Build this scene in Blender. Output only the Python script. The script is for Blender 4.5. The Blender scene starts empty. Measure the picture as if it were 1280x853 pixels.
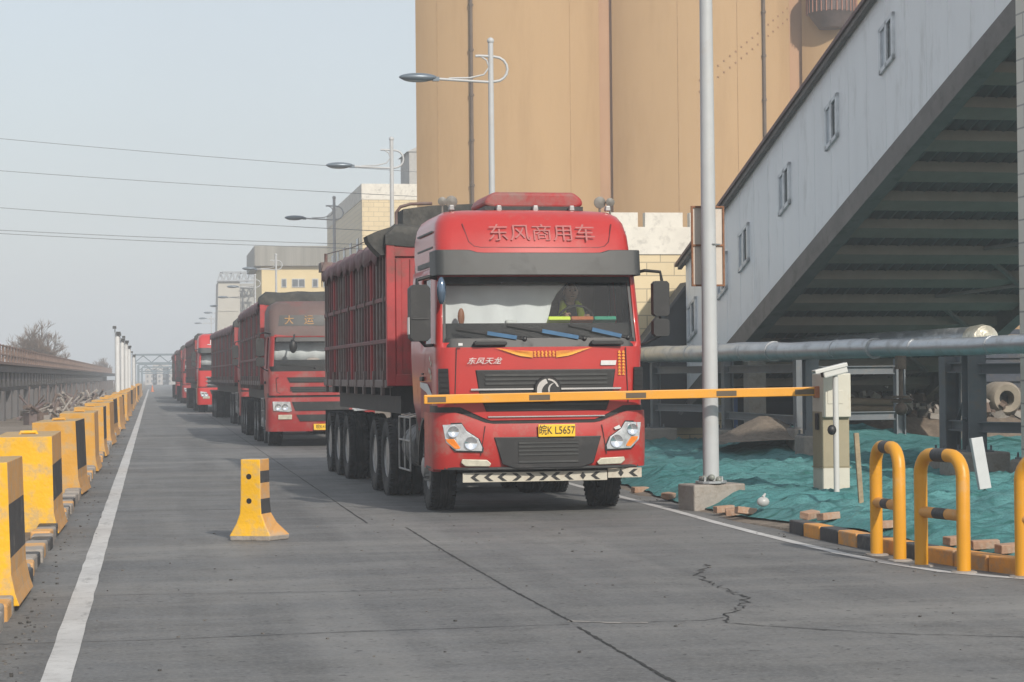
import bpy, bmesh, math, random
from mathutils import Vector, Matrix, noise

SC = bpy.context.scene
COL = SC.collection
rnd = random.Random(11)
rad = math.radians

# ------------------------------------------------------------------ camera geometry
FPX, HEAD, PITCH, ROLL, EYE = 2640.0, rad(9.67), rad(.894), rad(.55), 1.65
_F = Vector((math.sin(HEAD) * math.cos(PITCH), math.cos(HEAD) * math.cos(PITCH), math.sin(PITCH)))
_R0 = Vector((math.cos(HEAD), -math.sin(HEAD), 0))
_U0 = _R0.cross(_F)
_R = _R0 * math.cos(ROLL) - _U0 * math.sin(ROLL)
_U = _U0 * math.cos(ROLL) + _R0 * math.sin(ROLL)


def ray(px, py):
    return _F + _R * ((px - 640) / FPX) - _U * ((py - 426.5) / FPX)


def gnd(px, py, z=0.0):
    """point at height z seen in the photograph at (px, py)"""
    d = ray(px, py)
    t = (z - EYE) / d.z
    return Vector((d.x * t, d.y * t, z))


def at(px, py, y):
    """point at distance y down the road seen in the photograph at (px, py)"""
    d = ray(px, py)
    t = y / d.y
    return Vector((d.x * t, y, EYE + d.z * t))


# ------------------------------------------------------------------ materials
MATS = {}


def mat(name, col, rough=.6, metal=0., var=.18, scale=4., bump=0., bscale=30., dirt=None, coat=0., spec=.5, stretch=None, emit=None):
    """procedural principled material: base colour broken up by two noises, optional dust/rust patches and bump"""
    if name in MATS:
        return MATS[name]
    m = bpy.data.materials.new(name)
    m.use_nodes = True
    nt = m.node_tree
    N, L = nt.nodes, nt.links
    bs = N['Principled BSDF']
    bs.inputs['Roughness'].default_value = rough
    bs.inputs['Metallic'].default_value = metal
    bs.inputs['Specular IOR Level'].default_value = spec
    bs.inputs['Coat Weight'].default_value = coat
    bs.inputs['Coat Roughness'].default_value = .12
    tc = N.new('ShaderNodeTexCoord')
    mp = N.new('ShaderNodeMapping')
    L.new(tc.outputs['Object'], mp.inputs['Vector'])
    if stretch:
        mp.inputs['Scale'].default_value = stretch
    n1 = N.new('ShaderNodeTexNoise')
    n1.inputs['Scale'].default_value = scale
    n1.inputs['Detail'].default_value = 6
    n1.inputs['Roughness'].default_value = .65
    L.new(mp.outputs[0], n1.inputs['Vector'])
    cr = N.new('ShaderNodeValToRGB')
    cr.color_ramp.elements[0].position = .28
    cr.color_ramp.elements[1].position = .72
    lo = [max(0, c * (1 - var)) for c in col[:3]]
    hi = [min(1, c * (1 + var)) for c in col[:3]]
    cr.color_ramp.elements[0].color = (*lo, 1)
    cr.color_ramp.elements[1].color = (*hi, 1)
    L.new(n1.outputs[0], cr.inputs[0])
    out = cr.outputs[0]
    if dirt:
        dc, amt, ds = dirt
        n2 = N.new('ShaderNodeTexNoise')
        n2.inputs['Scale'].default_value = ds
        n2.inputs['Detail'].default_value = 9
        n2.inputs['Roughness'].default_value = .72
        L.new(mp.outputs[0], n2.inputs['Vector'])
        r2 = N.new('ShaderNodeMapRange')
        r2.inputs[1].default_value = .62 - amt * .35
        r2.inputs[2].default_value = .72 - amt * .2
        r2.inputs[4].default_value = min(1, .45 + amt * .6)
        L.new(n2.outputs[0], r2.inputs[0])
        mx = N.new('ShaderNodeMix')
        mx.data_type = 'RGBA'
        L.new(r2.outputs[0], mx.inputs[0])
        L.new(out, mx.inputs[6])
        mx.inputs[7].default_value = (*dc, 1)
        out = mx.outputs[2]
        rr = N.new('ShaderNodeMapRange')
        rr.inputs[3].default_value = rough
        rr.inputs[4].default_value = max(rough, .75)
        L.new(r2.outputs[0], rr.inputs[0])
        L.new(rr.outputs[0], bs.inputs['Roughness'])
        if metal:
            rm = N.new('ShaderNodeMapRange')
            rm.inputs[3].default_value = metal
            rm.inputs[4].default_value = 0
            L.new(r2.outputs[0], rm.inputs[0])
            L.new(rm.outputs[0], bs.inputs['Metallic'])
    L.new(out, bs.inputs['Base Color'])
    if bump:
        n3 = N.new('ShaderNodeTexNoise')
        n3.inputs['Scale'].default_value = bscale
        n3.inputs['Detail'].default_value = 5
        L.new(mp.outputs[0], n3.inputs['Vector'])
        bp = N.new('ShaderNodeBump')
        bp.inputs['Strength'].default_value = bump
        bp.inputs['Distance'].default_value = .03
        L.new(n3.outputs[0], bp.inputs['Height'])
        L.new(bp.outputs[0], bs.inputs['Normal'])
    if emit:
        bs.inputs['Emission Color'].default_value = (*emit[:3], 1)
        bs.inputs['Emission Strength'].default_value = emit[3]
    MATS[name] = m
    return m


def glass(name, tint=(.5, .55, .55), refl=.1):
    if name in MATS:
        return MATS[name]
    m = bpy.data.materials.new(name)
    m.use_nodes = True
    nt = m.node_tree
    N, L = nt.nodes, nt.links
    N.remove(N['Principled BSDF'])
    o = N['Material Output']
    tr = N.new('ShaderNodeBsdfTransparent')
    tr.inputs[0].default_value = (*tint, 1)
    gl = N.new('ShaderNodeBsdfGlossy')
    gl.inputs['Roughness'].default_value = 0
    gl.inputs[0].default_value = (.95, .97, 1, 1)
    lw = N.new('ShaderNodeLayerWeight')
    lw.inputs[0].default_value = .3
    ma = N.new('ShaderNodeMath')
    ma.operation = 'ADD'
    ma.use_clamp = True
    ma.inputs[1].default_value = refl
    L.new(lw.outputs['Fresnel'], ma.inputs[0])
    # dust film on the pane
    df = N.new('ShaderNodeBsdfDiffuse')
    df.inputs[0].default_value = (.3, .29, .27, 1)
    nz = N.new('ShaderNodeTexNoise')
    nz.inputs['Scale'].default_value = 2.5
    nz.inputs['Detail'].default_value = 7
    mr = N.new('ShaderNodeMapRange')
    mr.inputs[1].default_value = .4
    mr.inputs[2].default_value = .8
    mr.inputs[3].default_value = .0
    mr.inputs[4].default_value = .05
    tc = N.new('ShaderNodeTexCoord')
    L.new(tc.outputs['Object'], nz.inputs['Vector'])
    L.new(nz.outputs[0], mr.inputs[0])
    mx = N.new('ShaderNodeMixShader')
    L.new(ma.outputs[0], mx.inputs[0])
    L.new(tr.outputs[0], mx.inputs[1])
    L.new(gl.outputs[0], mx.inputs[2])
    m2 = N.new('ShaderNodeMixShader')
    L.new(mr.outputs[0], m2.inputs[0])
    L.new(mx.outputs[0], m2.inputs[1])
    L.new(df.outputs[0], m2.inputs[2])
    L.new(m2.outputs[0], o.inputs[0])
    MATS[name] = m
    return m


def node_mix(nt, fac, a, b):
    mx = nt.nodes.new('ShaderNodeMix')
    mx.data_type = 'RGBA'
    for s, v in ((mx.inputs[0], fac), (mx.inputs[6], a), (mx.inputs[7], b)):
        if hasattr(v, 'node'):
            nt.links.new(v, s)
        elif isinstance(v, (int, float)):
            s.default_value = v
        else:
            s.default_value = (*v, 1)
    return mx.outputs[2]


def node_noise(nt, vec, scale, lo, hi, a=0., b=1., detail=6, rough=.6):
    n = nt.nodes.new('ShaderNodeTexNoise')
    n.inputs['Scale'].default_value = scale
    n.inputs['Detail'].default_value = detail
    n.inputs['Roughness'].default_value = rough
    nt.links.new(vec, n.inputs['Vector'])
    r = nt.nodes.new('ShaderNodeMapRange')
    r.inputs[1].default_value = lo
    r.inputs[2].default_value = hi
    r.inputs[3].default_value = a
    r.inputs[4].default_value = b
    nt.links.new(n.outputs[0], r.inputs[0])
    return r.outputs[0]


def node_map(nt, scale, rot=(0, 0, 0), src='Object'):
    tc = nt.nodes.new('ShaderNodeTexCoord')
    mp = nt.nodes.new('ShaderNodeMapping')
    mp.inputs['Scale'].default_value = scale
    mp.inputs['Rotation'].default_value = rot
    nt.links.new(tc.outputs[src], mp.inputs['Vector'])
    return mp.outputs[0]


# ------------------------------------------------------------------ mesh builder
class MB:
    def __init__(s):
        s.v, s.f, s.m, s.k = [], [], [], 0

    def add(s, vs, fs, k=None):
        b = len(s.v)
        s.v += [tuple(p) for p in vs]
        for f in fs:
            s.f.append(tuple(b + i for i in f))
            s.m.append(s.k if k is None else k)
        return s

    def box(s, c, d, rz=0., rot=None, k=None):
        x, y, z = d[0] / 2, d[1] / 2, d[2] / 2
        M = rot if rot is not None else Matrix.Rotation(rz, 3, 'Z')
        vs = [Vector(c) + M @ Vector((sx * x, sy * y, sz * z)) for sx in (-1, 1) for sy in (-1, 1) for sz in (-1, 1)]
        return s.add(vs, [(0, 1, 3, 2), (4, 6, 7, 5), (0, 4, 5, 1), (2, 3, 7, 6), (0, 2, 6, 4), (1, 5, 7, 3)], k)

    def bar(s, p0, p1, w, h, up=(0, 0, 1), k=None):
        """rectangular bar from p0 to p1, w across, h along up"""
        p0, p1 = Vector(p0), Vector(p1)
        d = (p1 - p0).normalized()
        u = Vector(up)
        if abs(d.dot(u)) > .98:
            u = Vector((0, 1, 0))
        a = d.cross(u).normalized() * (w / 2)
        b = a.cross(d).normalized() * (h / 2)
        vs = [p + q for p in (p0, p1) for q in (-a - b, a - b, a + b, -a + b)]
        return s.add(vs, [(0, 1, 2, 3), (7, 6, 5, 4), (0, 4, 5, 1), (1, 5, 6, 2), (2, 6, 7, 3), (3, 7, 4, 0)], k)

    def prism(s, poly, axis, a, b, k=None):
        """2D polygon extruded along axis from a to b; axis y: poly is (x,z); x: (y,z); z: (x,y)"""
        n = len(poly)

        def P(p, t):
            return {'y': (p[0], t, p[1]), 'x': (t, p[0], p[1]), 'z': (p[0], p[1], t)}[axis]
        vs = [P(p, a) for p in poly] + [P(p, b) for p in poly]
        fs = [tuple(range(n)), tuple(range(2 * n - 1, n - 1, -1))] + [(i, (i + 1) % n, n + (i + 1) % n, n + i) for i in range(n)]
        return s.add(vs, fs, k)

    def patch(s, poly, surf, off, th, k=None):
        """(x,z) polygon laid on the surface y = surf(x, z), standing off by off, th thick"""
        xs = [p[0] for p in poly]
        if max(xs) - min(xs) > .4:          # wide pieces follow the bow of the panel in strips
            k0, k1 = min(xs), max(xs)
            m = max(2, int((k1 - k0) / .14))

            def clip(pl, xc, keep):
                out = []
                for (a, b) in zip(pl, pl[1:] + pl[:1]):
                    ia, ib = (a[0] - xc) * keep >= 0, (b[0] - xc) * keep >= 0
                    if ia:
                        out.append(a)
                    if ia != ib:
                        t = (xc - a[0]) / (b[0] - a[0])
                        out.append((xc, a[1] + (b[1] - a[1]) * t))
                return out
            for i in range(m):
                q = clip(clip(list(poly), k0 + (k1 - k0) * i / m, 1), k0 + (k1 - k0) * (i + 1) / m, -1)
                if len(q) >= 3 and max(p[0] for p in q) - min(p[0] for p in q) < .39:
                    s.patch(q, surf, off, th, k)
            return s
        n = len(poly)
        vs = [(x, surf(x, z) - off, z) for x, z in poly] + [(x, surf(x, z) - off + th, z) for x, z in poly]
        fs = [tuple(range(n)), tuple(range(2 * n - 1, n - 1, -1))] + [(i, (i + 1) % n, n + (i + 1) % n, n + i) for i in range(n)]
        return s.add(vs, fs, k)

    def tube(s, pts, r, n=8, k=None, cap=True):
        pts = [Vector(p) for p in pts]
        R = r if isinstance(r, (list, tuple)) else [r] * len(pts)
        vs, fs, ref = [], [], None
        for i, p in enumerate(pts):
            d = (pts[min(i + 1, len(pts) - 1)] - pts[max(i - 1, 0)]).normalized()
            if ref is None:
                ref = Vector((0, 0, 1)) if abs(d.z) < .9 else Vector((1, 0, 0))
            a = (ref - d * ref.dot(d)).normalized()
            ref = a
            b = d.cross(a)
            vs += [p + (a * math.cos(2 * math.pi * j / n) + b * math.sin(2 * math.pi * j / n)) * R[i] for j in range(n)]
        for i in range(len(pts) - 1):
            for j in range(n):
                fs.append((i * n + j, i * n + (j + 1) % n, (i + 1) * n + (j + 1) % n, (i + 1) * n + j))
        if cap:
            fs += [tuple(range(n - 1, -1, -1)), tuple((len(pts) - 1) * n + j for j in range(n))]
        return s.add(vs, fs, k)

    def lathe(s, prof, c, axis='z', n=24, k=None):
        """profile of (radius, height) turned round axis through c"""
        vs, fs = [], []
        for r, h in prof:
            for j in range(n):
                t = 2 * math.pi * j / n
                q = (r * math.cos(t), r * math.sin(t), h)
                q = {'z': q, 'x': (h, q[0], q[1]), 'y': (q[0], h, q[1])}[axis]
                vs.append((c[0] + q[0], c[1] + q[1], c[2] + q[2]))
        for i in range(len(prof) - 1):
            for j in range(n):
                fs.append((i * n + j, i * n + (j + 1) % n, (i + 1) * n + (j + 1) % n, (i + 1) * n + j))
        if prof[0][0] > 1e-4 and prof[0] != prof[-1]:
            fs.append(tuple(range(n - 1, -1, -1)))
        if prof[-1][0] > 1e-4 and prof[0] != prof[-1]:
            fs.append(tuple((len(prof) - 1) * n + j for j in range(n)))
        return s.add(vs, fs, k)

    def ball(s, c, r, n=10, k=None, sq=(1, 1, 1)):
        prof = [(max(1e-5, r * math.sin(math.pi * i / n)), -r * math.cos(math.pi * i / n)) for i in range(n + 1)]
        b = len(s.v)
        s.lathe(prof, (0, 0, 0), 'z', n + 4, k)
        for i in range(b, len(s.v)):
            q = s.v[i]
            s.v[i] = (c[0] + q[0] * sq[0], c[1] + q[1] * sq[1], c[2] + q[2] * sq[2])
        return s

    def build(s, name, mats, parent=None, smooth=None, bevel=0., seg=2, solid=0., loc=None, rz=0.):
        me = bpy.data.meshes.new(name)
        me.from_pydata(s.v, [], s.f)
        bm = bmesh.new()
        bm.from_mesh(me)
        for i, f in enumerate(bm.faces):
            f.material_index = s.m[i]
        bmesh.ops.remove_doubles(bm, verts=bm.verts, dist=1e-5)
        bmesh.ops.recalc_face_normals(bm, faces=bm.faces)
        bm.to_mesh(me)
        bm.free()
        for m in (mats if isinstance(mats, (list, tuple)) else [mats]):
            me.materials.append(m)
        if smooth:
            for p in me.polygons:
                p.use_smooth = True
            me.set_sharp_from_angle(angle=rad(smooth))
        o = bpy.data.objects.new(name, me)
        COL.objects.link(o)
        if parent:
            o.parent = parent
        if solid:
            md = o.modifiers.new('solid', 'SOLIDIFY')
            md.thickness = solid
            md.offset = 0
        if bevel:
            md = o.modifiers.new('bevel', 'BEVEL')
            md.width = bevel
            md.segments = seg
            md.limit_method = 'ANGLE'
            md.angle_limit = rad(35)
        if loc is not None:
            o.location = loc
        if rz:
            o.rotation_euler = (0, 0, rz)
        return o


def tag(o, label=None, cat=None, group=None, kind=None):
    if label: o['label'] = label
    if cat: o['category'] = cat
    if group: o['group'] = group
    if kind: o['kind'] = kind
    return o


def empty(name, loc=(0, 0, 0), rz=0., label=None, cat=None, group=None):
    o = bpy.data.objects.new(name, None)
    o.empty_display_size = .2
    COL.objects.link(o)
    o.location = loc
    o.rotation_euler = (0, 0, rz)
    return tag(o, label, cat, group)


def copy_tree(o, parent=None, kids=None):
    kids = list(o.children) if kids is None else kids
    c = o.copy()
    COL.objects.link(c)
    if parent:
        c.parent = parent
    for ch in kids:
        copy_tree(ch, c)
    return c


def lettering(txt, size, m, parent, loc, rot=(math.pi / 2, 0, 0), ext=.003, shear=0., name='lettering', sx=1., surf=None):
    cu = bpy.data.curves.new('lettering', 'FONT')
    cu.body = txt
    cu.size = size
    cu.extrude = ext
    cu.align_x = 'CENTER'
    cu.align_y = 'CENTER'
    cu.shear = shear
    cu.resolution_u = 4
    t = bpy.data.objects.new('lettering_curve', cu)
    COL.objects.link(t)
    dg = bpy.context.evaluated_depsgraph_get()
    me = bpy.data.meshes.new_from_object(t.evaluated_get(dg))
    bpy.data.objects.remove(t)
    bpy.data.curves.remove(cu)
    me.materials.clear()
    me.materials.append(m)
    for v in me.vertices:
        v.co.x *= sx
    o = bpy.data.objects.new(name, me)
    COL.objects.link(o)
    o.parent = parent
    o.location = loc
    o.rotation_euler = rot
    return o


# ------------------------------------------------------------------ palette
DUST = (.30, .26, .22)
RED = mat('cab_red_paint', (.41, .025, .021), .34, 0, .1, 1.2, dirt=((.34, .13, .105), .14, 1.6), coat=.5, spec=.35)
REDLOW = mat('road_soiled_red_paint', (.38, .026, .022), .42, 0, .14, 1.4, dirt=((.27, .15, .12), .34, 3.2), coat=.15, spec=.35)
RED2 = mat('dull_red_paint', (.30, .026, .026), .5, 0, .2, 1.2, dirt=((.2, .17, .15), .4, 1.4), coat=.05, spec=.35)
RED3 = mat('bright_red_paint', (.48, .022, .02), .3, 0, .1, 1.2, dirt=(DUST, .15, 1.4), coat=.4)
BOXRED = mat('trailer_red_paint', (.33, .032, .034), .55, 0, .3, 1.6, dirt=((.12, .07, .055), .35, 2.2))
MAROON = mat('trailer_maroon_paint', (.15, .036, .038), .6, 0, .3, 1.6, dirt=((.1, .08, .07), .4, 2.2))
BOXDARK = mat('grimy_side_sheet', (.20, .036, .038), .7, 0, .4, 1.4, dirt=((.10, .08, .07), .35, 2.0))
RIBGREY = mat('bare_grey_rib', (.15, .115, .108), .6, .2, .3, 2., dirt=((.12, .05, .035), .4, 3.))
GREYFAIR = mat('dusty_grey_fairing', (.125, .088, .082), .6, 0, .2, 1.2, dirt=((.19, .06, .055), .35, 1.6), spec=.3)
BLACKPL = mat('black_plastic', (.010, .010, .011), .5, 0, .25, 3., dirt=((.05, .047, .045), .3, 3.))
DARKPL = mat('dark_grey_plastic', (.034, .036, .036), .5, 0, .2, 2., dirt=((.085, .08, .075), .3, 2.))
INTERIOR = mat('cab_lining', (.018, .018, .018), .85)
CHASSIS = mat('oily_chassis', (.022, .02, .02), .65, .1, .4, 4., dirt=((.08, .07, .06), .3, 3.))
RUBBER = mat('tyre_rubber', (.014, .014, .015), .85, 0, .3, 5., dirt=((.07, .065, .06), .35, 4.), bump=.2, bscale=40)
RIM = mat('steel_rim', (.34, .34, .34), .42, .6, .2, 4., dirt=((.12, .1, .09), .35, 5.))
CHROME = mat('chrome', (.75, .76, .78), .12, 1., .05)
LAMPG = mat('headlamp_glass', (.62, .64, .66), .12, .55, .35, 14.)
LAMPR = mat('lamp_reflector', (.85, .87, .9), .08, .9, .1)
LAMPY = mat('fog_lamp_glass', (.55, .52, .42), .2, .3, .25, 12.)
AMBER = mat('amber_lens', (.75, .22, .03), .2, 0, .15, 8.)
YPLATE = mat('yellow_plate', (.80, .48, .02), .4, 0, .1, 12., dirt=((.4, .3, .15), .2, 8.))
INK = mat('black_ink', (.012, .012, .012), .5)
WHITE = mat('white_paint', (.58, .585, .58), .5, 0, .08, 4., dirt=((.5, .47, .42), .2, 3.))
OFFW = mat('off_white_reflector', (.50, .47, .39), .45, 0, .15, 4., dirt=((.3, .22, .16), .4, 4.))
GOLD = mat('gold_decal', (.80, .36, .04), .4, 0, .2, 9.)
OLDGOLD = mat('dull_gold_decal', (.36, .19, .06), .6, 0, .2, 9.)
FADED = mat('faded_grey_decal', (.33, .085, .08), .55, 0, .2, 12.)
CANVAS = mat('grey_canvas', (.045, .046, .044), .85, 0, .35, 2., dirt=((.10, .095, .085), .35, 3.), bump=.6, bscale=6)
TARPRED = mat('plum_tarpaulin', (.17, .09, .1), .8, 0, .3, 2., dirt=((.24, .2, .19), .35, 3.), bump=.4, bscale=6)
GLASS = glass('windscreen_glass', (.84, .87, .87), .0)
SKIN = mat('skin', (.42, .25, .18), .6, 0, .05)
HIVIS = mat('lime_vest', (.66, .80, .06), .6, 0, .1)
CLOTH = mat('dark_jacket', (.02, .022, .03), .85)
HAIR = mat('black_hair', (.012, .011, .01), .7)
YEL = mat('yellow_barrier_paint', (.74, .40, .008), .55, 0, .12, 2.5, dirt=((.36, .29, .2), .42, 5.), bump=.15, bscale=25)
ORG = mat('faded_orange_paint', (.56, .29, .09), .65, 0, .14, 3., dirt=((.36, .3, .23), .42, 6.), bump=.2, bscale=25)
BLK = mat('faded_black_paint', (.04, .042, .045), .6, 0, .25, 4., dirt=((.2, .18, .16), .25, 5.), bump=.2, bscale=25)
CONC = mat('raw_concrete', (.30, .27, .24), .85, 0, .25, 4., dirt=((.17, .14, .11), .4, 4.), bump=.5, bscale=18)
GALV = mat('galvanised_steel', (.45, .46, .47), .4, .7, .12, 3.)
LPOST = mat('pale_lamp_post', (.42, .43, .435), .5, 0, .08, 2., dirt=((.4, .38, .36), .25, 3.))
STEEL = mat('grey_painted_steel', (.14, .155, .17), .5, .1, .2, 2., dirt=((.2, .16, .13), .25, 4.))

EXPOSURE = 0.85
HAZE = .0017
ROAD_A, ROAD_B = (.088, .089, .09), (.126, .126, .126)
NET_A, NET_B, NET_C = (.07, .22, .225), (.105, .265, .265), (.04, .165, .155)

SMOG = (3.36, 3.63, 3.92)
# ------------------------------------------------------------------ world, light, camera, air
SUN_HEAD, SUN_EL = 164.7, 32.0          # the sun stands behind the camera, a little to its right
w = bpy.data.worlds.new('World')
SC.world = w
w.use_nodes = True
wn = w.node_tree
sky = wn.nodes.new('ShaderNodeTexSky')
sky.sky_type = 'NISHITA'
sky.sun_disc = False
sky.sun_elevation = rad(SUN_EL)
sky.sun_rotation = rad(SUN_HEAD)
sky.air_density = 1.3
sky.dust_density = 2.2
sky.ozone_density = 2.0
hs_ = wn.nodes.new('ShaderNodeHueSaturation')      # smog takes most of the blue out of the sky
hs_.inputs['Saturation'].default_value = .72
wn.links.new(sky.outputs[0], hs_.inputs['Color'])
mx_ = wn.nodes.new('ShaderNodeMix')                # thin even overcast of smog in front of the clear sky
mx_.data_type = 'RGBA'
geo_ = wn.nodes.new('ShaderNodeTexCoord')
nz_ = wn.nodes.new('ShaderNodeTexNoise')
nz_.inputs['Scale'].default_value = 3.2
nz_.inputs['Detail'].default_value = 5
wn.links.new(geo_.outputs['Generated'], nz_.inputs['Vector'])
mr_ = wn.nodes.new('ShaderNodeMapRange')
mr_.inputs[1].default_value = .3
mr_.inputs[2].default_value = .7
mr_.inputs[3].default_value = .6
mr_.inputs[4].default_value = .82
wn.links.new(nz_.outputs[0], mr_.inputs[0])
wn.links.new(mr_.outputs[0], mx_.inputs[0])
mx_.inputs[7].default_value = (SMOG[0], SMOG[1], SMOG[2], 1)
wn.links.new(hs_.outputs[0], mx_.inputs[6])
wn.links.new(mx_.outputs[2], wn.nodes['Background'].inputs[0])
wn.nodes['Background'].inputs[1].default_value = .1

ld = bpy.data.lights.new('sun', 'SUN')
ld.energy = 2.3
ld.angle = rad(1.2)
ld.color = (1, .93, .83)
lo = bpy.data.objects.new('sun', ld)
COL.objects.link(lo)
hd = rad(SUN_HEAD)
tosun = Vector((math.sin(hd) * math.cos(rad(SUN_EL)), math.cos(hd) * math.cos(rad(SUN_EL)), math.sin(rad(SUN_EL))))
lo.rotation_euler = tosun.to_track_quat('Z', 'Y').to_euler()
lo.location = (0, -20, 40)

cd = bpy.data.cameras.new('camera')
co = bpy.data.objects.new('camera', cd)
COL.objects.link(co)
cd.sensor_fit = 'HORIZONTAL'
cd.sensor_width = 36
cd.lens = FPX / 1280 * 36
cd.clip_start = .1
cd.clip_end = 6000
M = Matrix((( _R.x, _U.x, -_F.x, 0), (_R.y, _U.y, -_F.y, 0), (_R.z, _U.z, -_F.z, EYE), (0, 0, 0, 1)))
co.matrix_world = M
SC.camera = co

SC.render.engine = 'CYCLES'
cy = SC.cycles
cy.use_denoising = True
cy.max_bounces = 7
cy.diffuse_bounces = 3
cy.glossy_bounces = 3
cy.transmission_bounces = 4
cy.transparent_max_bounces = 10
cy.volume_bounces = 1
cy.sample_clamp_indirect = 6
cy.caustics_reflective = False
cy.caustics_refractive = False
SC.view_settings.view_transform = 'Standard'
SC.view_settings.look = 'None'
SC.view_settings.exposure = EXPOSURE
SC.view_settings.gamma = 1
SC.view_settings.use_curve_mapping = False

hz = bpy.data.materials.new('haze_air')
hz.use_nodes = True
hn = hz.node_tree
hn.nodes.remove(hn.nodes['Principled BSDF'])
pv = hn.nodes.new('ShaderNodeVolumePrincipled')
pv.inputs['Color'].default_value = (.9, .95, 1, 1)
pv.inputs['Density'].default_value = HAZE
pv.inputs['Anisotropy'].default_value = .1
hn.links.new(pv.outputs[0], hn.nodes['Material Output'].inputs['Volume'])
hb = MB().box((100, 460, 15.5), (1010, 1120, 35)).build('haze', hz)
tag(hb, kind='stuff')

# ------------------------------------------------------------------ ground, road, paint
def ground_mat():
    m = bpy.data.materials.new('dry_earth')
    m.use_nodes = True
    nt = m.node_tree
    bs = nt.nodes['Principled BSDF']
    bs.inputs['Roughness'].default_value = .95
    v = node_map(nt, (1, 1, 1))
    c = node_mix(nt, node_noise(nt, v, .35, .35, .65), (.16, .125, .095), (.24, .2, .16))
    c = node_mix(nt, node_noise(nt, v, 6, .4, .7, 0, .8), c, (.11, .09, .07))
    nt.links.new(c, bs.inputs['Base Color'])
    bp = nt.nodes.new('ShaderNodeBump')
    bp.inputs['Distance'].default_value = .05
    nt.links.new(node_noise(nt, v, 9, 0, 1), bp.inputs['Height'])
    nt.links.new(bp.outputs[0], bs.inputs['Normal'])
    return m


def road_mat():
    m = bpy.data.materials.new('worn_concrete_road')
    m.use_nodes = True
    nt = m.node_tree
    bs = nt.nodes['Principled BSDF']
    v = node_map(nt, (1, 1, 1))
    base = node_mix(nt, node_noise(nt, v, .45, .3, .7), ROAD_A, ROAD_B)
    # tyre-polished lanes and oil drips drawn out along the traffic
    vs = node_map(nt, (1.1, .05, 1))
    base = node_mix(nt, node_noise(nt, vs, 1.2, .42, .66, 0, .6, 7), base, (.042, .042, .042))
    vl = node_map(nt, (.5, .035, 1))
    base = node_mix(nt, node_noise(nt, vl, 1.7, .47, .66, 0, .5, 6), base, (.20, .195, .185))
    # sweeps of wet dust across the slabs
    vc = node_map(nt, (.10, .9, 1), (0, 0, rad(9)))
    base = node_mix(nt, node_noise(nt, vc, .55, .46, .66, 0, .6, 9, .75), base, (.23, .22, .205))
    base = node_mix(nt, node_noise(nt, v, 1.1, .52, .66, 0, .6, 10, .8), base, (.055, .053, .051))
    base = node_mix(nt, node_noise(nt, v, 30, .45, .65, 0, .32, 4), base, (.24, .235, .225))
    base = node_mix(nt, node_noise(nt, v, 13, .61, .66, 0, .75, 4), base, (.035, .034, .033))
    nt.links.new(base, bs.inputs['Base Color'])
    nt.links.new(node_noise(nt, v, 1.6, .3, .7, .62, .88), bs.inputs['Roughness'])
    bp = nt.nodes.new('ShaderNodeBump')
    bp.inputs['Strength'].default_value = .35
    bp.inputs['Distance'].default_value = .012
    nt.links.new(node_noise(nt, v, 55, 0, 1), bp.inputs['Height'])
    nt.links.new(bp.outputs[0], bs.inputs['Normal'])
    return m


def worn_paint():
    m = bpy.data.materials.new('worn_white_line')
    m.use_nodes = True
    nt = m.node_tree
    bs = nt.nodes['Principled BSDF']
    bs.inputs['Roughness'].default_value = .7
    v = node_map(nt, (1, 1, 1))
    vs = node_map(nt, (1, .25, 1))
    c = node_mix(nt, node_noise(nt, v, 1.3, .3, .7), (.40, .39, .38), (.52, .51, .495))
    c = node_mix(nt, node_noise(nt, v, 9, .5, .66, 0, .6, 9, .75), c, (.24, .23, .215))
    c = node_mix(nt, node_noise(nt, vs, 3.5, .56, .68, 0, .8, 9, .75), c, (.16, .155, .15))
    nt.links.new(c, bs.inputs['Base Color'])
    return m


GROUND = ground_mat()
ROAD = road_mat()
LINE = worn_paint()
tag(MB().add([(-380, -70, -.06), (560, -70, -.06), (560, 1000, -.06), (-380, 1000, -.06)], [(0, 1, 2, 3)]).build('ground', GROUND), kind='structure')

KERB_R = [(6.42, 20.9), (6.41, 20.2), (6.44, 19.4), (6.47, 18.5), (6.55, 17.4), (6.66, 16.6), (6.86, 15.9), (7.2, 15.3), (7.8, 14.75), (8.8, 14.35), (10.2, 14.1), (12, 14.0)]
redge = [(7.2, 700), (7.0, 200), (6.95, 60), (6.75, 30), (6.55, 24)] + KERB_R + [(30, 13.9), (30, -8), (-1.0, -8), (-1.0, 700)]
road = MB().add([(x, y, 0) for x, y in redge], [tuple(range(len(redge)))]).build('road', ROAD)
tag(road, kind='structure')


def ribbon(pts, wd, z, name, m, parent=None, jit=0.):
    """flat strip along a polyline"""
    pts = [Vector((p[0], p[1])) for p in pts]
    vs, fs = [], []
    for i, p in enumerate(pts):
        d = (pts[min(i + 1, len(pts) - 1)] - pts[max(i - 1, 0)]).normalized()
        n = Vector((-d.y, d.x)) * (wd / 2 * (1 + rnd.uniform(-jit, jit)))
        vs += [(p.x + n.x, p.y + n.y, z), (p.x - n.x, p.y - n.y, z)]
    for i in range(len(pts) - 1):
        fs.append((2 * i, 2 * i + 1, 2 * i + 3, 2 * i + 2))
    return MB().add(vs, fs).build(name, m, parent)


def fine(pts, step, wob):
    out = []
    for a, b in zip(pts, pts[1:]):
        n = max(1, int((Vector(b[:2]) - Vector(a[:2])).length / step))
        for i in range(n):
            t = i / n
            out.append((a[0] + (b[0] - a[0]) * t + rnd.uniform(-wob, wob), a[1] + (b[1] - a[1]) * t + rnd.uniform(-wob, wob)))
    out.append(tuple(pts[-1][:2]))
    return out


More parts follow.
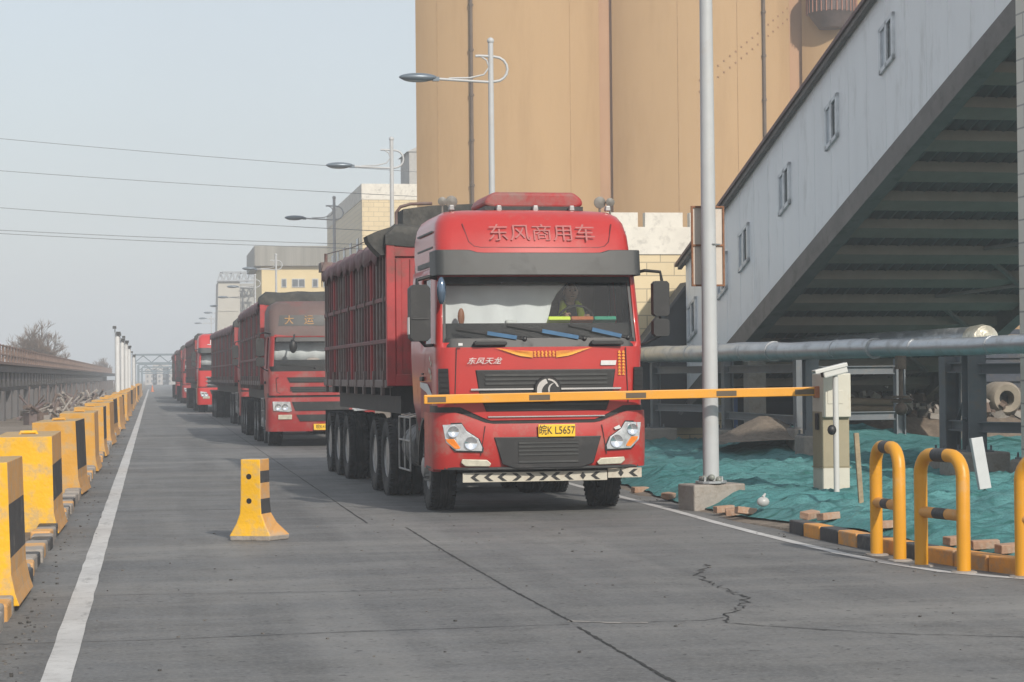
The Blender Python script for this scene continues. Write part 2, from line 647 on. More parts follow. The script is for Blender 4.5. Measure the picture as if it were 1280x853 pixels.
tag(ribbon(fine([(-.53, 4), (-.53, 300)], .5, .003), .165, .004, 'lane_line', LINE, None, .03), kind='structure')
rl = [(6.3, 300), (6.2, 60), (6.13, 26.8), (6.11, 24.2), (6.07, 22.3), (6.07, 20.7), (6.09, 19.5), (6.12, 18.35), (6.18, 17.4), (6.36, 16.45), (6.6, 15.95), (7, 15.4)]
tag(ribbon(fine(rl, .4, .003), .11, .004, 'lane_line', LINE, None, .08), kind='structure')
CRACK = mat('crack_filler', (.022, .021, .02), .9)
CRACKP = mat('crumbled_joint', (.26, .24, .22), .9, 0, .3, 20)


def crack(pix, wd, wob=.012, m=None, ext=None):
    pts = [gnd(*p) for p in pix]
    if ext:
        pts = pts + [pts[-1] + (pts[-1] - pts[-2]) * ext]
    ribbon(fine(pts, .05, wob), wd, .0035, 'crack', m or CRACK, road, .6)


crack([(508, 660), (560, 692), (640, 738), (715, 778)], .016, .006)
crack([(722, 784), (770, 812), (842, 853)], .022, .006, ext=.5)
crack([(0, 806), (200, 800), (420, 791), (712, 781)], .010, .004)
crack([(712, 777), (760, 779), (810, 779)], .05, .015, CRACKP)
crack([(810, 778), (880, 776), (905, 772)], .012, .008)
crack([(905, 779), (960, 783), (1100, 792), (1280, 797)], .012, .008)
crack([(888, 706), (870, 720), (905, 736), (932, 748), (925, 760), (905, 771), (912, 779)], .014, .045)
crack([(0, 750), (160, 744), (420, 740), (620, 735)], .008, .004)
for y in (26.5, 32, 37.6, 43, 48.7, 54.2, 60, 66, 72, 78, 84, 90):
    ribbon(fine([(-.95, y), (6.9, y + .1)], .2, .006), .02, .0032, 'crack', CRACK, road, .4)
ribbon(fine([(2.35, 23.5), (2.35, 160)], .4, .004), .018, .0033, 'crack', CRACK, road, .4)

# left kerb: short stones painted in turn, on a rubble strip
kb = MB()
y = 8.0
i = 0
while y < 210:
    L = .42 + rnd.uniform(-.05, .05)
    kb.k = (0, 2, 1, 2)[i % 4] if rnd.random() > .25 else 2
    kb.box((-1.09 + rnd.uniform(-.02, .02), y + L / 2, .02), (.2, L - .03, .2 + rnd.uniform(-.03, .03)), rnd.uniform(-.04, .04))
    y += L
    i += 1
tag(kb.build('kerb', [ORG, BLK, CONC], bevel=.02), kind='structure')
tag(MB().box((-1.75, 130, -.01), (1.2, 260, .1)).build('verge', GROUND), kind='structure')

# right kerb round the junction corner
kb = MB()
pl = [Vector((a, b, 0)) for a, b in KERB_R]
seglen = .5
acc = []
for a, b in zip(pl, pl[1:]):
    n = max(1, round((b - a).length / .1))
    acc += [a + (b - a) * (j / n) for j in range(n)]
i = 0
st = 0
while st + 5 < len(acc):
    a, b = acc[st], acc[min(st + 5, len(acc) - 1)]
    d = (b - a).normalized()
    nrm = Vector((d.y, -d.x, 0))
    if nrm.x < 0 and nrm.y < 0:
        nrm = -nrm
    kb.k = (1, 0)[i % 2] if i < 8 else 0
    off = Vector((-d.y, d.x, 0)) * .085
    kb.bar(a + off + d * .012 + Vector((0, 0, .055)), b + off - d * .012 + Vector((0, 0, .055)), .17, .15)
    st += 5
    i += 1
KORG = mat('orange_kerb_paint', (.62, .27, .05), .65, 0, .2, 3., dirt=((.3, .24, .18), .35, 5.), bump=.2, bscale=25)
tag(kb.build('kerb', [KORG, BLK], bevel=.015), kind='structure')

# raised earth on the right, and the dust net lying on it
def xedge(y):
    pts = [(13.9, 12.5), (14.1, 10.3), (14.4, 8.9), (14.85, 7.9), (15.4, 7.3), (16, 6.98), (16.7, 6.8), (17.6, 6.72), (19, 6.65), (20.5, 6.6), (21.5, 6.4), (23, 6.24), (26, 6.28), (32, 6.6), (60, 7.6), (200, 8)]
    for (y0, x0), (y1, x1) in zip(pts, pts[1:]):
        if y0 <= y <= y1:
            return x0 + (x1 - x0) * (y - y0) / (y1 - y0)
    return pts[0][1] if y < pts[0][0] else pts[-1][1]


MOUNDS = [(10.2, 18.4, .16, 1.7, 1.2), (8.6, 20.5, .14, 1.0, 1.2), (12.5, 24.2, .22, 2.2, 1.6), (11.9, 36.5, .5, 1.5, 1.3), (9.2, 30, .1, 2, 2), (14, 33, .3, 2.5, 3), (9.7, 17.2, .16, 1.2, .7)]


def gz(x, y):
    """height of the earth behind the right kerb"""
    e = x - xedge(y)
    k = .07 if y < 20.5 else max(0, .07 - .07 * (y - 20.5) / .8)
    t = min(1, max(0, e / (.45 if y < 20.5 else .9)))
    z = k + (.13 - k) * t * t * (3 - 2 * t)
    for mx, my, h, sx, sy in MOUNDS:
        z += h * math.exp(-((x - mx) / sx) ** 2 - ((y - my) / sy) ** 2) * min(1, max(0, e / .8))
    z += .03 * noise.noise(Vector((x * .7, y * .7, 3)))
    return z


ys = [13.95 + .12 * i for i in range(130)] + [29.6 + .45 * i for i in range(90)] + [70.5 + 8 * i for i in range(17)]
us = [0, .03, .07, .12, .2, .3, .42, .56, .72, .9, 1.1, 1.35, 1.6, 1.9, 2.2, 2.5, 2.9, 3.3, 3.7, 4.2, 4.7, 5.3, 6, 7, 8, 10, 13, 17, 24, 40]
eb = MB()
vs = []
for yy in ys:
    e0 = xedge(yy)
    for u in us:
        x = e0 + .02 + u
        vs.append((x, yy, gz(x, yy) - (.02 if yy < 20.5 else .004 if u < 1 else .02) if u > .01 else -.04))
nu = len(us)
eb.add(vs, [(a * nu + b, a * nu + b + 1, (a + 1) * nu + b + 1, (a + 1) * nu + b) for a in range(len(ys) - 1) for b in range(nu - 1)])
tag(eb.build('bank', GROUND, smooth=60), kind='structure')


def net_mat():
    m = bpy.data.materials.new('teal_dust_net')
    m.use_nodes = True
    nt = m.node_tree
    bs = nt.nodes['Principled BSDF']
    bs.inputs['Roughness'].default_value = .75
    bs.inputs['Specular IOR Level'].default_value = .2
    v = node_map(nt, (1, 1, 1))
    c = node_mix(nt, node_noise(nt, v, .5, .35, .65), NET_A, NET_B)
    c = node_mix(nt, node_noise(nt, v, 2.2, .5, .75, 0, .8, 8), c, NET_C)
    c = node_mix(nt, node_noise(nt, v, .9, .60, .70, 0, .7, 9, .75), c, (.14, .13, .095))
    c = node_mix(nt, node_noise(nt, node_map(nt, (.5, 3.2, 1), (0, 0, .25)), 1.6, .58, .68, 0, .75, 6), c, (.012, .10, .075))
    c = node_mix(nt, node_noise(nt, v, 45, .45, .7, 0, .45, 3), c, (.01, .07, .065))
    # shade of creases put into the colour: dark warped cell edges drawn out sideways
    va = nt.nodes.new('ShaderNodeVectorMath')
    va.operation = 'ADD'
    wz = nt.nodes.new('ShaderNodeTexNoise')
    wz.inputs['Scale'].default_value = 1.3
    nt.links.new(v, wz.inputs['Vector'])
    nt.links.new(node_map(nt, (.42, 1.25, 1), (0, 0, .22)), va.inputs[0])
    nt.links.new(wz.outputs['Color'], va.inputs[1])
    vo = nt.nodes.new('ShaderNodeTexVoronoi')
    vo.feature = 'DISTANCE_TO_EDGE'
    vo.inputs['Scale'].default_value = 1.15
    nt.links.new(va.outputs[0], vo.inputs['Vector'])
    cm = nt.nodes.new('ShaderNodeMapRange')
    cm.inputs[1].default_value = .0
    cm.inputs[2].default_value = .045
    cm.inputs[3].default_value = .62
    cm.inputs[4].default_value = 0
    nt.links.new(vo.outputs['Distance'], cm.inputs[0])
    c = node_mix(nt, cm.outputs[0], c, (.012, .085, .08))
    nt.links.new(c, bs.inputs['Base Color'])
    bp = nt.nodes.new('ShaderNodeBump')
    bp.inputs['Strength'].default_value = .6
    bp.inputs['Distance'].default_value = .03
    vv = node_map(nt, (.6, 2.2, 1), (0, 0, .2))
    nt.links.new(node_noise(nt, vv, 5, 0, 1, 0, 1, 10, .8), bp.inputs['Height'])
    bp.inputs['Strength'].default_value = .9
    wv = nt.nodes.new('ShaderNodeTexWave')
    wv.inputs['Scale'].default_value = 9
    wv.inputs['Distortion'].default_value = 14
    wv.inputs['Detail'].default_value = 4
    nt.links.new(node_map(nt, (.12, .8, 1), (0, 0, .3)), wv.inputs['Vector'])
    b2 = nt.nodes.new('ShaderNodeBump')
    b2.inputs['Strength'].default_value = .22
    b2.inputs['Distance'].default_value = .04
    nt.links.new(wv.outputs['Fac'], b2.inputs['Height'])
    nt.links.new(bp.outputs[0], b2.inputs['Normal'])
    nt.links.new(b2.outputs[0], bs.inputs['Normal'])
    return m


def netz(x, y, u):
    p = Vector((x * .55 + .2 * y, y * 1.3 - .25 * x, 0))
    a = 1 - abs(noise.noise(p * 1.1))
    b = 1 - abs(noise.noise(Vector((x * 1.9 - .6 * y, y * 2.6, 5))))
    c = noise.noise(Vector((x * .3, y * .9, 9)))
    k = min(1, u / .35)
    c2 = 1 - abs(noise.noise(Vector((x * 3.1 + 1.4 * y, y * 4.4 - x, 8))))
    q = (y + .35 * noise.noise(Vector((x * .45, 2, y * .1))) + .12 * x) / 1.7
    sheet = .055 * (q - math.floor(q)) * (1 if math.floor(q) % 2 else .35)
    return gz(x, y) + .012 + (.07 * a ** 11 + .06 * b ** 9 + .03 * c2 ** 8 + .02 * c + sheet) * k


nb = MB()
vs = []
nys = [13.95 + .07 * i for i in range(230)] + [30.05 + .22 * i for i in range(150)]
nus = [.04 + .09 * i for i in range(70)] + [6.34 + .35 * i for i in range(1, 50)]
for yy in nys:
    e0 = xedge(yy) + .06 * noise.noise(Vector((0, yy * 1.7, 1))) + (.05 if yy < 21 else .16)
    for u in nus:
        x = e0 + .03 + u
        vs.append((x, yy, netz(x, yy, u)))
nu = len(nus)
nb.add(vs, [(a * nu + b, a * nu + b + 1, (a + 1) * nu + b + 1, (a + 1) * nu + b) for a in range(len(nys) - 1) for b in range(nu - 1)])
net = nb.build('dust_net', net_mat(), smooth=75)


def on_net(px, py):
    """where the line of sight through (px, py) meets the net or the earth"""
    d = ray(px, py)
    t = 12.0
    while t < 70:
        p = Vector((d.x * t, d.y * t, EYE + d.z * t))
        e = p.x - xedge(p.y) if p.y > 13.95 else -1
        h = netz(p.x, p.y, e) if e > .2 else max(0, gz(p.x, p.y)) if e > 0 else 0
        if p.z <= h:
            return Vector((p.x, p.y, h))
        t += .02
    return p


tag(net, 'teal green dust netting in folds over the earth beneath the pipes', 'netting')
# ------------------------------------------------------------------ trucks
# local frame of a truck: origin on the ground under the middle of the front bumper, +y towards its tail, -y is ahead
NF, NC, NS = 12, 5, 6


def ring(z, w, yf, yb, r, bow, ystat=(0, .1, .16, .52, .6, .92, 1)):
    pts = []
    for i in range(NF + 1):
        t = -1 + 2 * i / NF
        pts.append((t * (w - r), yf + bow * t * t, z))
    y0 = yf + bow
    for i in range(1, NC):
        a = math.pi / 2 * i / NC
        pts.append((w - r + r * math.sin(a), y0 + r * (1 - math.cos(a)), z))
    for s in ystat:
        pts.append((w, y0 + r + (yb - y0 - r) * s, z))
    for s in reversed(ystat):
        pts.append((-w, y0 + r + (yb - y0 - r) * s, z))
    for i in range(NC - 1, 0, -1):
        a = math.pi / 2 * i / NC
        pts.append((-(w - r + r * math.sin(a)), y0 + r * (1 - math.cos(a)), z))
    return pts


NRING = NF + 1 + 2 * (NC - 1) + 2 * (NS + 1)
SEG_FRONT = set(range(0, NF)) | {NF, NRING - 1}
R0 = NF + 1 + NC - 1            # first right-side station
L0 = R0 + 2 * NS + 1            # last left-side station
SEG_SIDE = {R0 + 2, L0 - 3}     # door windows: station 2 -> 3


def loft(mb, rings, skip=None, cap_top=True, cap_bot=False):
    b = len(mb.v)
    n = len(rings[0])
    mb.v += [p for r in rings for p in r]
    for j in range(len(rings) - 1):
        for k in range(n):
            if skip and skip(j, k):
                continue
            mb.f.append((b + j * n + k, b + j * n + (k + 1) % n, b + (j + 1) * n + (k + 1) % n, b + (j + 1) * n + k))
            mb.m.append(mb.k)
    if cap_top:
        mb.f.append(tuple(b + (len(rings) - 1) * n + k for k in range(n)))
        mb.m.append(mb.k)
    if cap_bot:
        mb.f.append(tuple(b + k for k in range(n)))
        mb.m.append(mb.k)


def wrap(mb, w, yf, bow, r, ydep, zlo, zhi, rows=5, yz=None, n=24, th=.03):
    """panel wrapped round the front of the cab: bowed front, round corners, short sides; zlo/zhi may depend on x"""
    f = lambda g, x: g(x) if callable(g) else g
    path = [(-w, yf + bow + r + ydep), (-w, yf + bow + r + ydep * .5)]
    for i in range(5):
        a = math.pi / 2 * i / 4
        path.append((-(w - r + r * math.cos(a)), yf + bow + r - r * math.sin(a)))
    for i in range(1, n):
        t = -1 + 2 * i / n
        path.append((t * (w - r), yf + bow * t * t))
    for i in range(5):
        a = math.pi / 2 * (1 - i / 4)
        path.append((w - r + r * math.cos(a), yf + bow + r - r * math.sin(a)))
    path += [(w, yf + bow + r + ydep * .5), (w, yf + bow + r + ydep)]
    m = len(path)
    vs = []
    for side in (0, 1):
        for i in range(rows + 1):
            t = i / rows
            for x, y in path:
                a, c = f(zlo, x), f(zhi, x)
                z = a + (c - a) * t
                k = 1 - side * th / w
                vs.append((x * k, y + (yz(z, t) if yz else 0) + side * th, z))
    fs = []
    N = (rows + 1) * m
    for s in (0, 1):
        for i in range(rows):
            for j in range(m - 1):
                q = [s * N + i * m + j, s * N + i * m + j + 1, s * N + (i + 1) * m + j + 1, s * N + (i + 1) * m + j]
                fs.append(tuple(q))
    for i in (0, rows):
        for j in range(m - 1):
            fs.append((i * m + j, i * m + j + 1, N + i * m + j + 1, N + i * m + j))
    for j in (0, m - 1):
        for i in range(rows):
            fs.append((i * m + j, (i + 1) * m + j, N + (i + 1) * m + j, N + i * m + j))
    mb.add(vs, fs)
    return lambda x, z=0: yf + bow * (min(1, abs(x) / (w - r))) ** 2 + (max(0, abs(x) - (w - r)) ** 2 * 1.6)


TYRE_PROF = [(.27, .1), (.30, .14), (.42, .152), (.49, .148), (.512, .132), (.52, .11), (.52, .062), (.503, .056), (.503, .044), (.52, .038), (.52, .008), (.503, .005), (.503, -.005), (.52, -.008), (.52, -.038), (.503, -.044), (.503, -.056), (.52, -.062), (.52, -.11), (.512, -.132), (.49, -.148), (.42, -.152), (.30, -.14), (.27, -.1)]


def wheel(parent, x, y, side, front, double=False, rz=0.):
    """one wheel position; side -1 = left in the picture"""
    mb = MB()
    mb.lathe([(r, h) for r, h in TYRE_PROF], (0, 0, 0), 'x', 32)
    mb.f = [f for f in mb.f if len(f) == 4]
    mb.m = [0] * len(mb.f)
    if double:
        b = MB().lathe(TYRE_PROF, (-side * .33, 0, 0), 'x', 32)
        b.f = [f for f in b.f if len(f) == 4]
        mb.add(b.v, b.f)
    for j in range(44):                 # shoulder lugs of the tread
        a = 2 * math.pi * j / 44
        for h in (.125, -.125):
            mb.box((h, .512 * math.cos(a), .512 * math.sin(a)), (.05, .024, .038), rot=Matrix.Rotation(a - math.pi / 2, 3, 'X'))
    t = mb.build('wheel', RUBBER, parent, smooth=50)
    t.location = (x, y, .52)
    t.rotation_euler = (0, 0, rz)
    rm = MB()
    s = side
    if front:
        prof = [(.285, s * .12), (.265, s * .135), (.25, s * .09), (.20, s * .10), (.17, s * .135), (.13, s * .14), (.12, s * .2), (.075, s * .215), (.0001, s * .215)]
        br, bx = .155, .14
    else:
        prof = [(.285, s * .12), (.265, s * .135), (.25, s * .05), (.2, s * -.01), (.17, s * -.03), (.12, s * -.02), (.11, s * .09), (.07, s * .11), (.0001, s * .11)]
        br, bx = .145, -.01
    rm.lathe(prof, (0, 0, 0), 'x', 24)
    for i in range(10):
        a = 2 * math.pi * i / 10
        p = (br * math.cos(a), br * math.sin(a))
        rm.tube([(s * (bx - .01), *p), (s * (bx + .045), *p)], .016, 6)
    o = rm.build('rim', RIM, t, smooth=40)
    return t


def tractor_common(root, cabw, front_axle, drives, length, second=None, detail=True):
    mb = MB()
    for s in (-1, 1):
        mb.box((s * .43, length / 2 + .3, .86), (.09, length - .6, .26))
        mb.box((s * .62, drives[0] - 1.6, .78), (.3, .5, .4))
    for y in (front_axle, *drives):
        mb.tube([(-.95, y, .52), (.95, y, .52)], .09, 10)
    mb.box((0, 1.2, .78), (1.0, 1.6, .5))
    mb.box((0, 2.7, 1.0), (1.7, .5, .5))
    mb.box((0, drives[0] + .4, 1.14), (.95, .9, .09))
    mb.build('chassis', CHASSIS, root, bevel=.01)
    for s in (-1, 1):
        wheel(root, s * 1.02, front_axle, s, True, rz=rad(-2 if detail else 0))
        if second:
            wheel(root, s * 1.02, second, s, True)
        for y in drives:
            wheel(root, s * 1.10, y, s, False, True)
        # wheel arch / step panel behind the front wheel
        mg = MB()
        pr = [(front_axle + .66 * math.cos(a), .52 + .66 * math.sin(a)) for a in [math.pi * i / 10 for i in range(11)]]
        pr2 = [(front_axle + .60 * math.cos(a), .52 + .60 * math.sin(a)) for a in [math.pi * i / 10 for i in range(10, -1, -1)]]
        for (a, b), (c, d) in zip(pr, pr[1:]):
            pass
        n = len(pr)
        vs = [(x, y, z) for x in (s * .78, s * 1.19) for (y, z) in pr + pr2]
        q = 2 * n
        fs = [(i, i + 1, q + i + 1, q + i) for i in range(q - 1)] + [tuple(range(q)), tuple(range(2 * q - 1, q - 1, -1))]
        mg.add(vs, fs)
        mg.build('mudguard', BLACKPL, root)
    # left in the picture: fuel tank with guard rails; right: battery box
    ym = (front_axle + drives[0]) / 2 + .1
    for s in (-1, 1):
        tk = MB()
        tk.lathe([(.02, -.5), (.28, -.49), (.3, -.46), (.3, .46), (.28, .49), (.02, .5)], (s * .88, ym, .72), 'y', 18)
        for dy in (-.3, .3):
            tk.lathe([(.306, -.03), (.306, .03)], (s * .88, ym + dy, .72), 'y', 18)
        tk.build('fuel_tank', mat('tank_aluminium', (.13, .13, .13), .5, .4, .25, 3., dirt=((.1, .09, .08), .4, 3.)), root, smooth=40)
    for s in (-1, 1):
        g = MB()
        x = s * 1.2
        for z in (.42, .8, 1.1):
            g.tube([(x, ym - .52, z), (x, ym + .52, z)], .013, 6)
        for dy in (-.52, .0, .52):
            g.tube([(x, ym + dy, .42), (x, ym + dy, 1.1), (x - s * .15, ym + dy, 1.14)], .013, 6)
        g.build('guard_rail', RIM, root)


def trailer(root, y0, y1, zb, zt, axles, hw=1.25, nrib=None, tarp=True, front='red', side=1, sidemat=None, hoop=True, tarph=.3):
    """high-sided semi trailer"""
    ch = MB()
    for s in (-1, 1):
        ch.box((s * .5, (y0 + y1) / 2 + .3, zb - .2), (.12, y1 - y0 - .4, .34))
    for i in range(8):
        ch.box((0, y0 + .5 + i * (y1 - y0 - 1) / 7, zb - .08), (2.3, .1, .12))
    ch.box((0, (y0 + y1) / 2 + .2, zb - .24), (2.0, y1 - y0 - .6, .3))
    for y in axles:
        ch.tube([(-1, y, .52), (1, y, .52)], .08, 8)
        for s in (-1, 1):
            ch.box((s * .55, y, .82), (.12, .9, .14))
    for s in (-1, 1):
        ch.box((s * .75, y0 + 2.9, .85), (.14, .14, 1.0))
    ch.build('trailer_chassis', CHASSIS, root)
    for y in axles:
        for s in (-1, 1):
            wheel(root, s * 1.10, y, s, False, True)
    for s in (-1, 1):
        MB().box((s * .98, axles[-1] + .8, .75), (.5, .02, .6)).build('mud_flap', BLACKPL, root)
    # the body
    b = MB()
    T = .05
    b.k = 1
    for s in (-1, 1):
        b.box((s * (hw - .09), (y0 + y1) / 2, (zb + zt) / 2), (.04, y1 - y0 - .02, zt - zb))
    b.box((0, y1 - .03, (zb + zt) / 2), (2 * hw - .2, .06, zt - zb))
    b.box((0, (y0 + y1) / 2, zb + .02), (2 * hw - .2, y1 - y0 - .1, .05))
    b.k = 2 if front == 'red' else 1
    b.box((0, y0 + .03, (zb + zt) / 2), (2 * hw - .02, .05, zt - zb - .02))
    # pressed grooves on the front wall
    for i in range(12):
        x = -hw + .16 + i * (2 * hw - .32) / 11
        b.box((x, y0 - .005, (zb + zt) / 2 - .02), (.085, .03, zt - zb - .34))
    b.box((0, y0 - .01, zt - .09), (2 * hw, .05, .14))
    b.box((0, y0 - .01, zb + .08), (2 * hw, .05, .16))
    for s in (-1, 1):
        b.box((s * (hw - .05), y0 + .02, (zb + zt) / 2), (.12, .12, zt - zb))
    n = nrib or int((y1 - y0) / .36)
    for s in (-1, 1):
        for i in range(n + 1):
            y = y0 + .1 + (y1 - y0 - .2) * i / n
            b.k = (3, 4, 3, 4, 0, 4, 3)[(i * 5 + (s > 0)) % 7]
            b.box((s * (hw - .035), y, (zb + zt) / 2), (.07, .075 if i % 3 else .11, zt - zb - .08))
        b.k = 0
        b.box((s * (hw - .03), (y0 + y1) / 2, zt - .04), (.08, y1 - y0, .09))
        b.k = 4
        b.box((s * (hw - .025), (y0 + y1) / 2, zb + .03), (.09, y1 - y0, .11))
        b.k = 3
        for zz in (zb + (zt - zb) * .32, zb + (zt - zb) * .62):
            b.box((s * (hw - .005), (y0 + y1) / 2, zz), (.03, y1 - y0 - .1, .06))
        for i in range(0, n, 3):            # hinge blocks along the lower edge and latches on the rails
            y = y0 + .1 + (y1 - y0 - .2) * (i + .5) / n
            b.k = 4
            b.box((s * (hw + .01), y, zb + .1), (.06, .1, .22))
            b.box((s * (hw + .01), y, zb + (zt - zb) * .62), (.04, .08, .11))
            b.box((s * (hw + .005), y + .2, zb - .06), (.05, .08, .14))
    b.build('trailer_body', [BOXRED, sidemat or BOXDARK, BOXRED, MAROON, RIBGREY], root, bevel=.008, seg=1)
    if tarp:
        t = MB()
        # tarpaulin hanging over the side rail in scallops
        m = 60
        for s in (-1, 1):
            vs = []
            for i in range(m + 1):
                y = y0 + .25 + (y1 - y0 - .3) * i / m
                sag = .05 * math.sin(i * .9) + .04 * math.sin(i * 2.3 + s)
                vs += [(s * (hw - .35), y, zt + .12 + .03 * math.sin(i * 1.3)), (s * (hw - .02), y, zt + .1 + sag * .4), (s * (hw + .05), y, zt + .02), (s * (hw + .05 + .02 * math.sin(i)), y, zt - .16 + sag)]
            t.add(vs, [(i * 4 + j, i * 4 + j + 1, i * 4 + j + 5, i * 4 + j + 4) for i in range(m) for j in range(3)])
        vs = []
        for i in range(25):
            y = y0 + .3 + (y1 - y0 - .4) * i / 24
            for j in range(9):
                x = -hw + .3 + (2 * hw - .6) * j / 8
                vs.append((x, y, zt + .1 + .16 * (1 - (j / 4 - 1) ** 2) + .03 * math.sin(i * 1.1 + j)))
        t.add(vs, [(i * 9 + j, i * 9 + j + 1, (i + 1) * 9 + j + 1, (i + 1) * 9 + j) for i in range(24) for j in range(8)])
        t.build('tarpaulin', TARPRED, root, smooth=70, solid=.012)
        # rolled canvas over the headboard
        h = MB()
        vs, fs = [], []
        xs = [-hw - .02 + (2 * hw + .04) * i / 16 for i in range(17)]
        prof = [(y0 - .05, zt - .02), (y0 - .06, zt + tarph * .4), (y0 - .02, zt + tarph * .8), (y0 + .15, zt + tarph), (y0 + .5, zt + tarph * .95), (y0 + .8, zt + tarph * .6), (y0 + .9, zt + .1)]
        for x in xs:
            for (yy, zz) in prof:
                vs.append((x, yy + .02 * noise.noise(Vector((x * 3, yy * 3, 1))), zz + .04 * noise.noise(Vector((x * 2, zz * 4, 2))) - (.12 if abs(x) > hw - .1 and zz > zt + .05 else 0)))
        k = len(prof)
        h.add(vs, [(i * k + j, i * k + j + 1, (i + 1) * k + j + 1, (i + 1) * k + j) for i in range(16) for j in range(k - 1)])
        h.add([vs[j] for j in range(k)] + [vs[16 * k + j] for j in range(k)], [tuple(range(k)), tuple(range(2 * k - 1, k - 1, -1))])
        if hoop:    # higher canvas stretched over an arch behind the cab
            pr = [(-1.02, zt + tarph - .2), (-1.0, zt + tarph + .2), (-.62, zt + tarph + .25), (-.2, zt + tarph + .27), (.5, zt + tarph + .3), (1.0, zt + tarph + .22), (1.08, zt + tarph - .05)]
            h.prism(pr, 'y', y0 + .1, y0 + .7)
            # gathered corner of canvas
            h.prism([(-hw + .1, zt + .26), (-hw - .1, zt + .2), (-hw - .26, zt + .13), (-hw - .24, zt + .05), (-hw - .16, zt - .05), (-hw - .07, zt - .14), (-hw + .05, zt - .12)], 'y', y0 + .06, y0 + .5)
        h.build('headboard_canvas', CANVAS, root, smooth=50)
        if hoop:
            a = MB()
            a.tube([(-1.1, y0 + .1, zt + .1), (-1.1, y0 + .1, zt + .45), (-1.04, y0 + .1, zt + .53), (-.9, y0 + .1, zt + .57), (-.6, y0 + .1, zt + .58)], .022, 8)
            a.tube([(-hw + .02, y0 + .2, zt + .2), (-hw + .02, y0 + (y1 - y0) * .5, zt + .22), (-hw + .02, y1 - .15, zt + .35)], .008, 5)
            a.tube([(-hw + .02, y1 - .15, zt - .1), (-hw + .02, y1 - .15, zt + .36)], .03, 8)
            a.box((-hw + .02, y1 - .1, zt + .12), (.2, .5, .16))
            a.build('canvas_rail', RIBGREY, root)


def mirror_set(root, s, x, y, zt, big=True):
    m = MB()
    xm = s * x
    m.tube([(s * 1.16, y + .18, zt + .1), (s * 1.3, y + .05, zt + .13), (xm, y - .02, zt + .11), (xm + s * .02, y - .02, zt)], .02, 8)
    m.tube([(xm, y, zt - .05), (xm, y, zt - .66), (s * 1.3, y + .06, zt - .74), (s * 1.18, y + .14, zt - .78)], .016, 8)
    for z0, z1, wd in ((zt - .42, zt, .2), (zt - .66, zt - .45, .2)):
        c = []
        a, b = xm - wd / 2, xm + wd / 2
        q = .03
        poly = [(a + q, z0), (b - q, z0), (b, z0 + q), (b, z1 - q), (b - q, z1), (a + q, z1), (a, z1 - q), (a, z0 + q)]
        m.prism(poly, 'y', y - .07, y + .05)
    m.build('mirror', BLACKPL, root, bevel=.02, seg=2)


def interior(root, w, yf, yb, z0, z1, shell_mat=None):
    i = MB()
    i.box((0, yb - .1, (z0 + z1) / 2), (2 * w - .12, .04, z1 - z0))
    i.box((0, (yf + yb) / 2 + .3, z1 - .02), (2 * w - .16, yb - yf - .7, .04))
    i.box((0, yf + .42, z0 + .02), (2 * w - .16, .5, .3))
    i.box((0, (yf + yb) / 2, z0 - .45), (2 * w - .1, yb - yf - .3, .05))
    for s in (-1, 1):
        i.box((s * (w - .07), yb - .55, (z0 + z1) / 2), (.03, .8, z1 - z0))
    i.build('cab_lining', INTERIOR, root)
    for s in (-1, 1):
        b = MB()
        b.box((s * .55, yb - 1.1, z0 - .16), (.52, .55, .16))
        b.box((s * .55, yb - .84, z0 + .3), (.5, .14, .72), rot=Matrix.Rotation(rad(-10), 3, 'X'))
        b.box((s * .55, yb - .76, z0 + .7), (.28, .1, .2))
        b.build('seat', CLOTH, root, bevel=.04)
    sw = MB()
    R = Matrix.Translation((.52, yf + .48, z0 + .2)) @ Matrix.Rotation(rad(35), 4, 'X')
    pts = [R @ Vector((.22 * math.cos(a), 0, .22 * math.sin(a))) for a in [2 * math.pi * j / 20 for j in range(21)]]
    sw.tube(pts, .016, 6, cap=False)
    sw.tube([R @ Vector((-.22, 0, 0)), R @ Vector((.22, 0, 0))], .015, 6)
    sw.tube([R @ Vector((0, 0, 0)), (.52, yf + .3, z0 - .05)], .03, 6)
    sw.build('steering_wheel', INTERIOR, root)


def wiper(root, tip, piv, yt, yp, band):
    """wiper arm from its pivot to the blade, blue blade cover"""
    w_ = MB()
    p0, p1 = Vector((piv[0], yp, piv[1])), Vector((tip[0], yt, tip[1]))
    w_.tube([p0, p0 + (p1 - p0) * .45], [.017, .013], 6)
    w_.bar(p0 + (p1 - p0) * .3, p1, .014, .03, up=(0, 0, 1))
    w_.ball(p0, .03, 6)
    o = w_.build('wiper', BLACKPL, root)
    if band:
        a, b = band
        MB().bar(p0 + (p1 - p0) * a + Vector((0, -.02, 0)), p0 + (p1 - p0) * b + Vector((0, -.02, 0)), .012, .045, up=(0, 0, 1)).build('blade_cover', mat('blue_cover', (.05, .13, .24), .3, 0, .2, 9.), o)


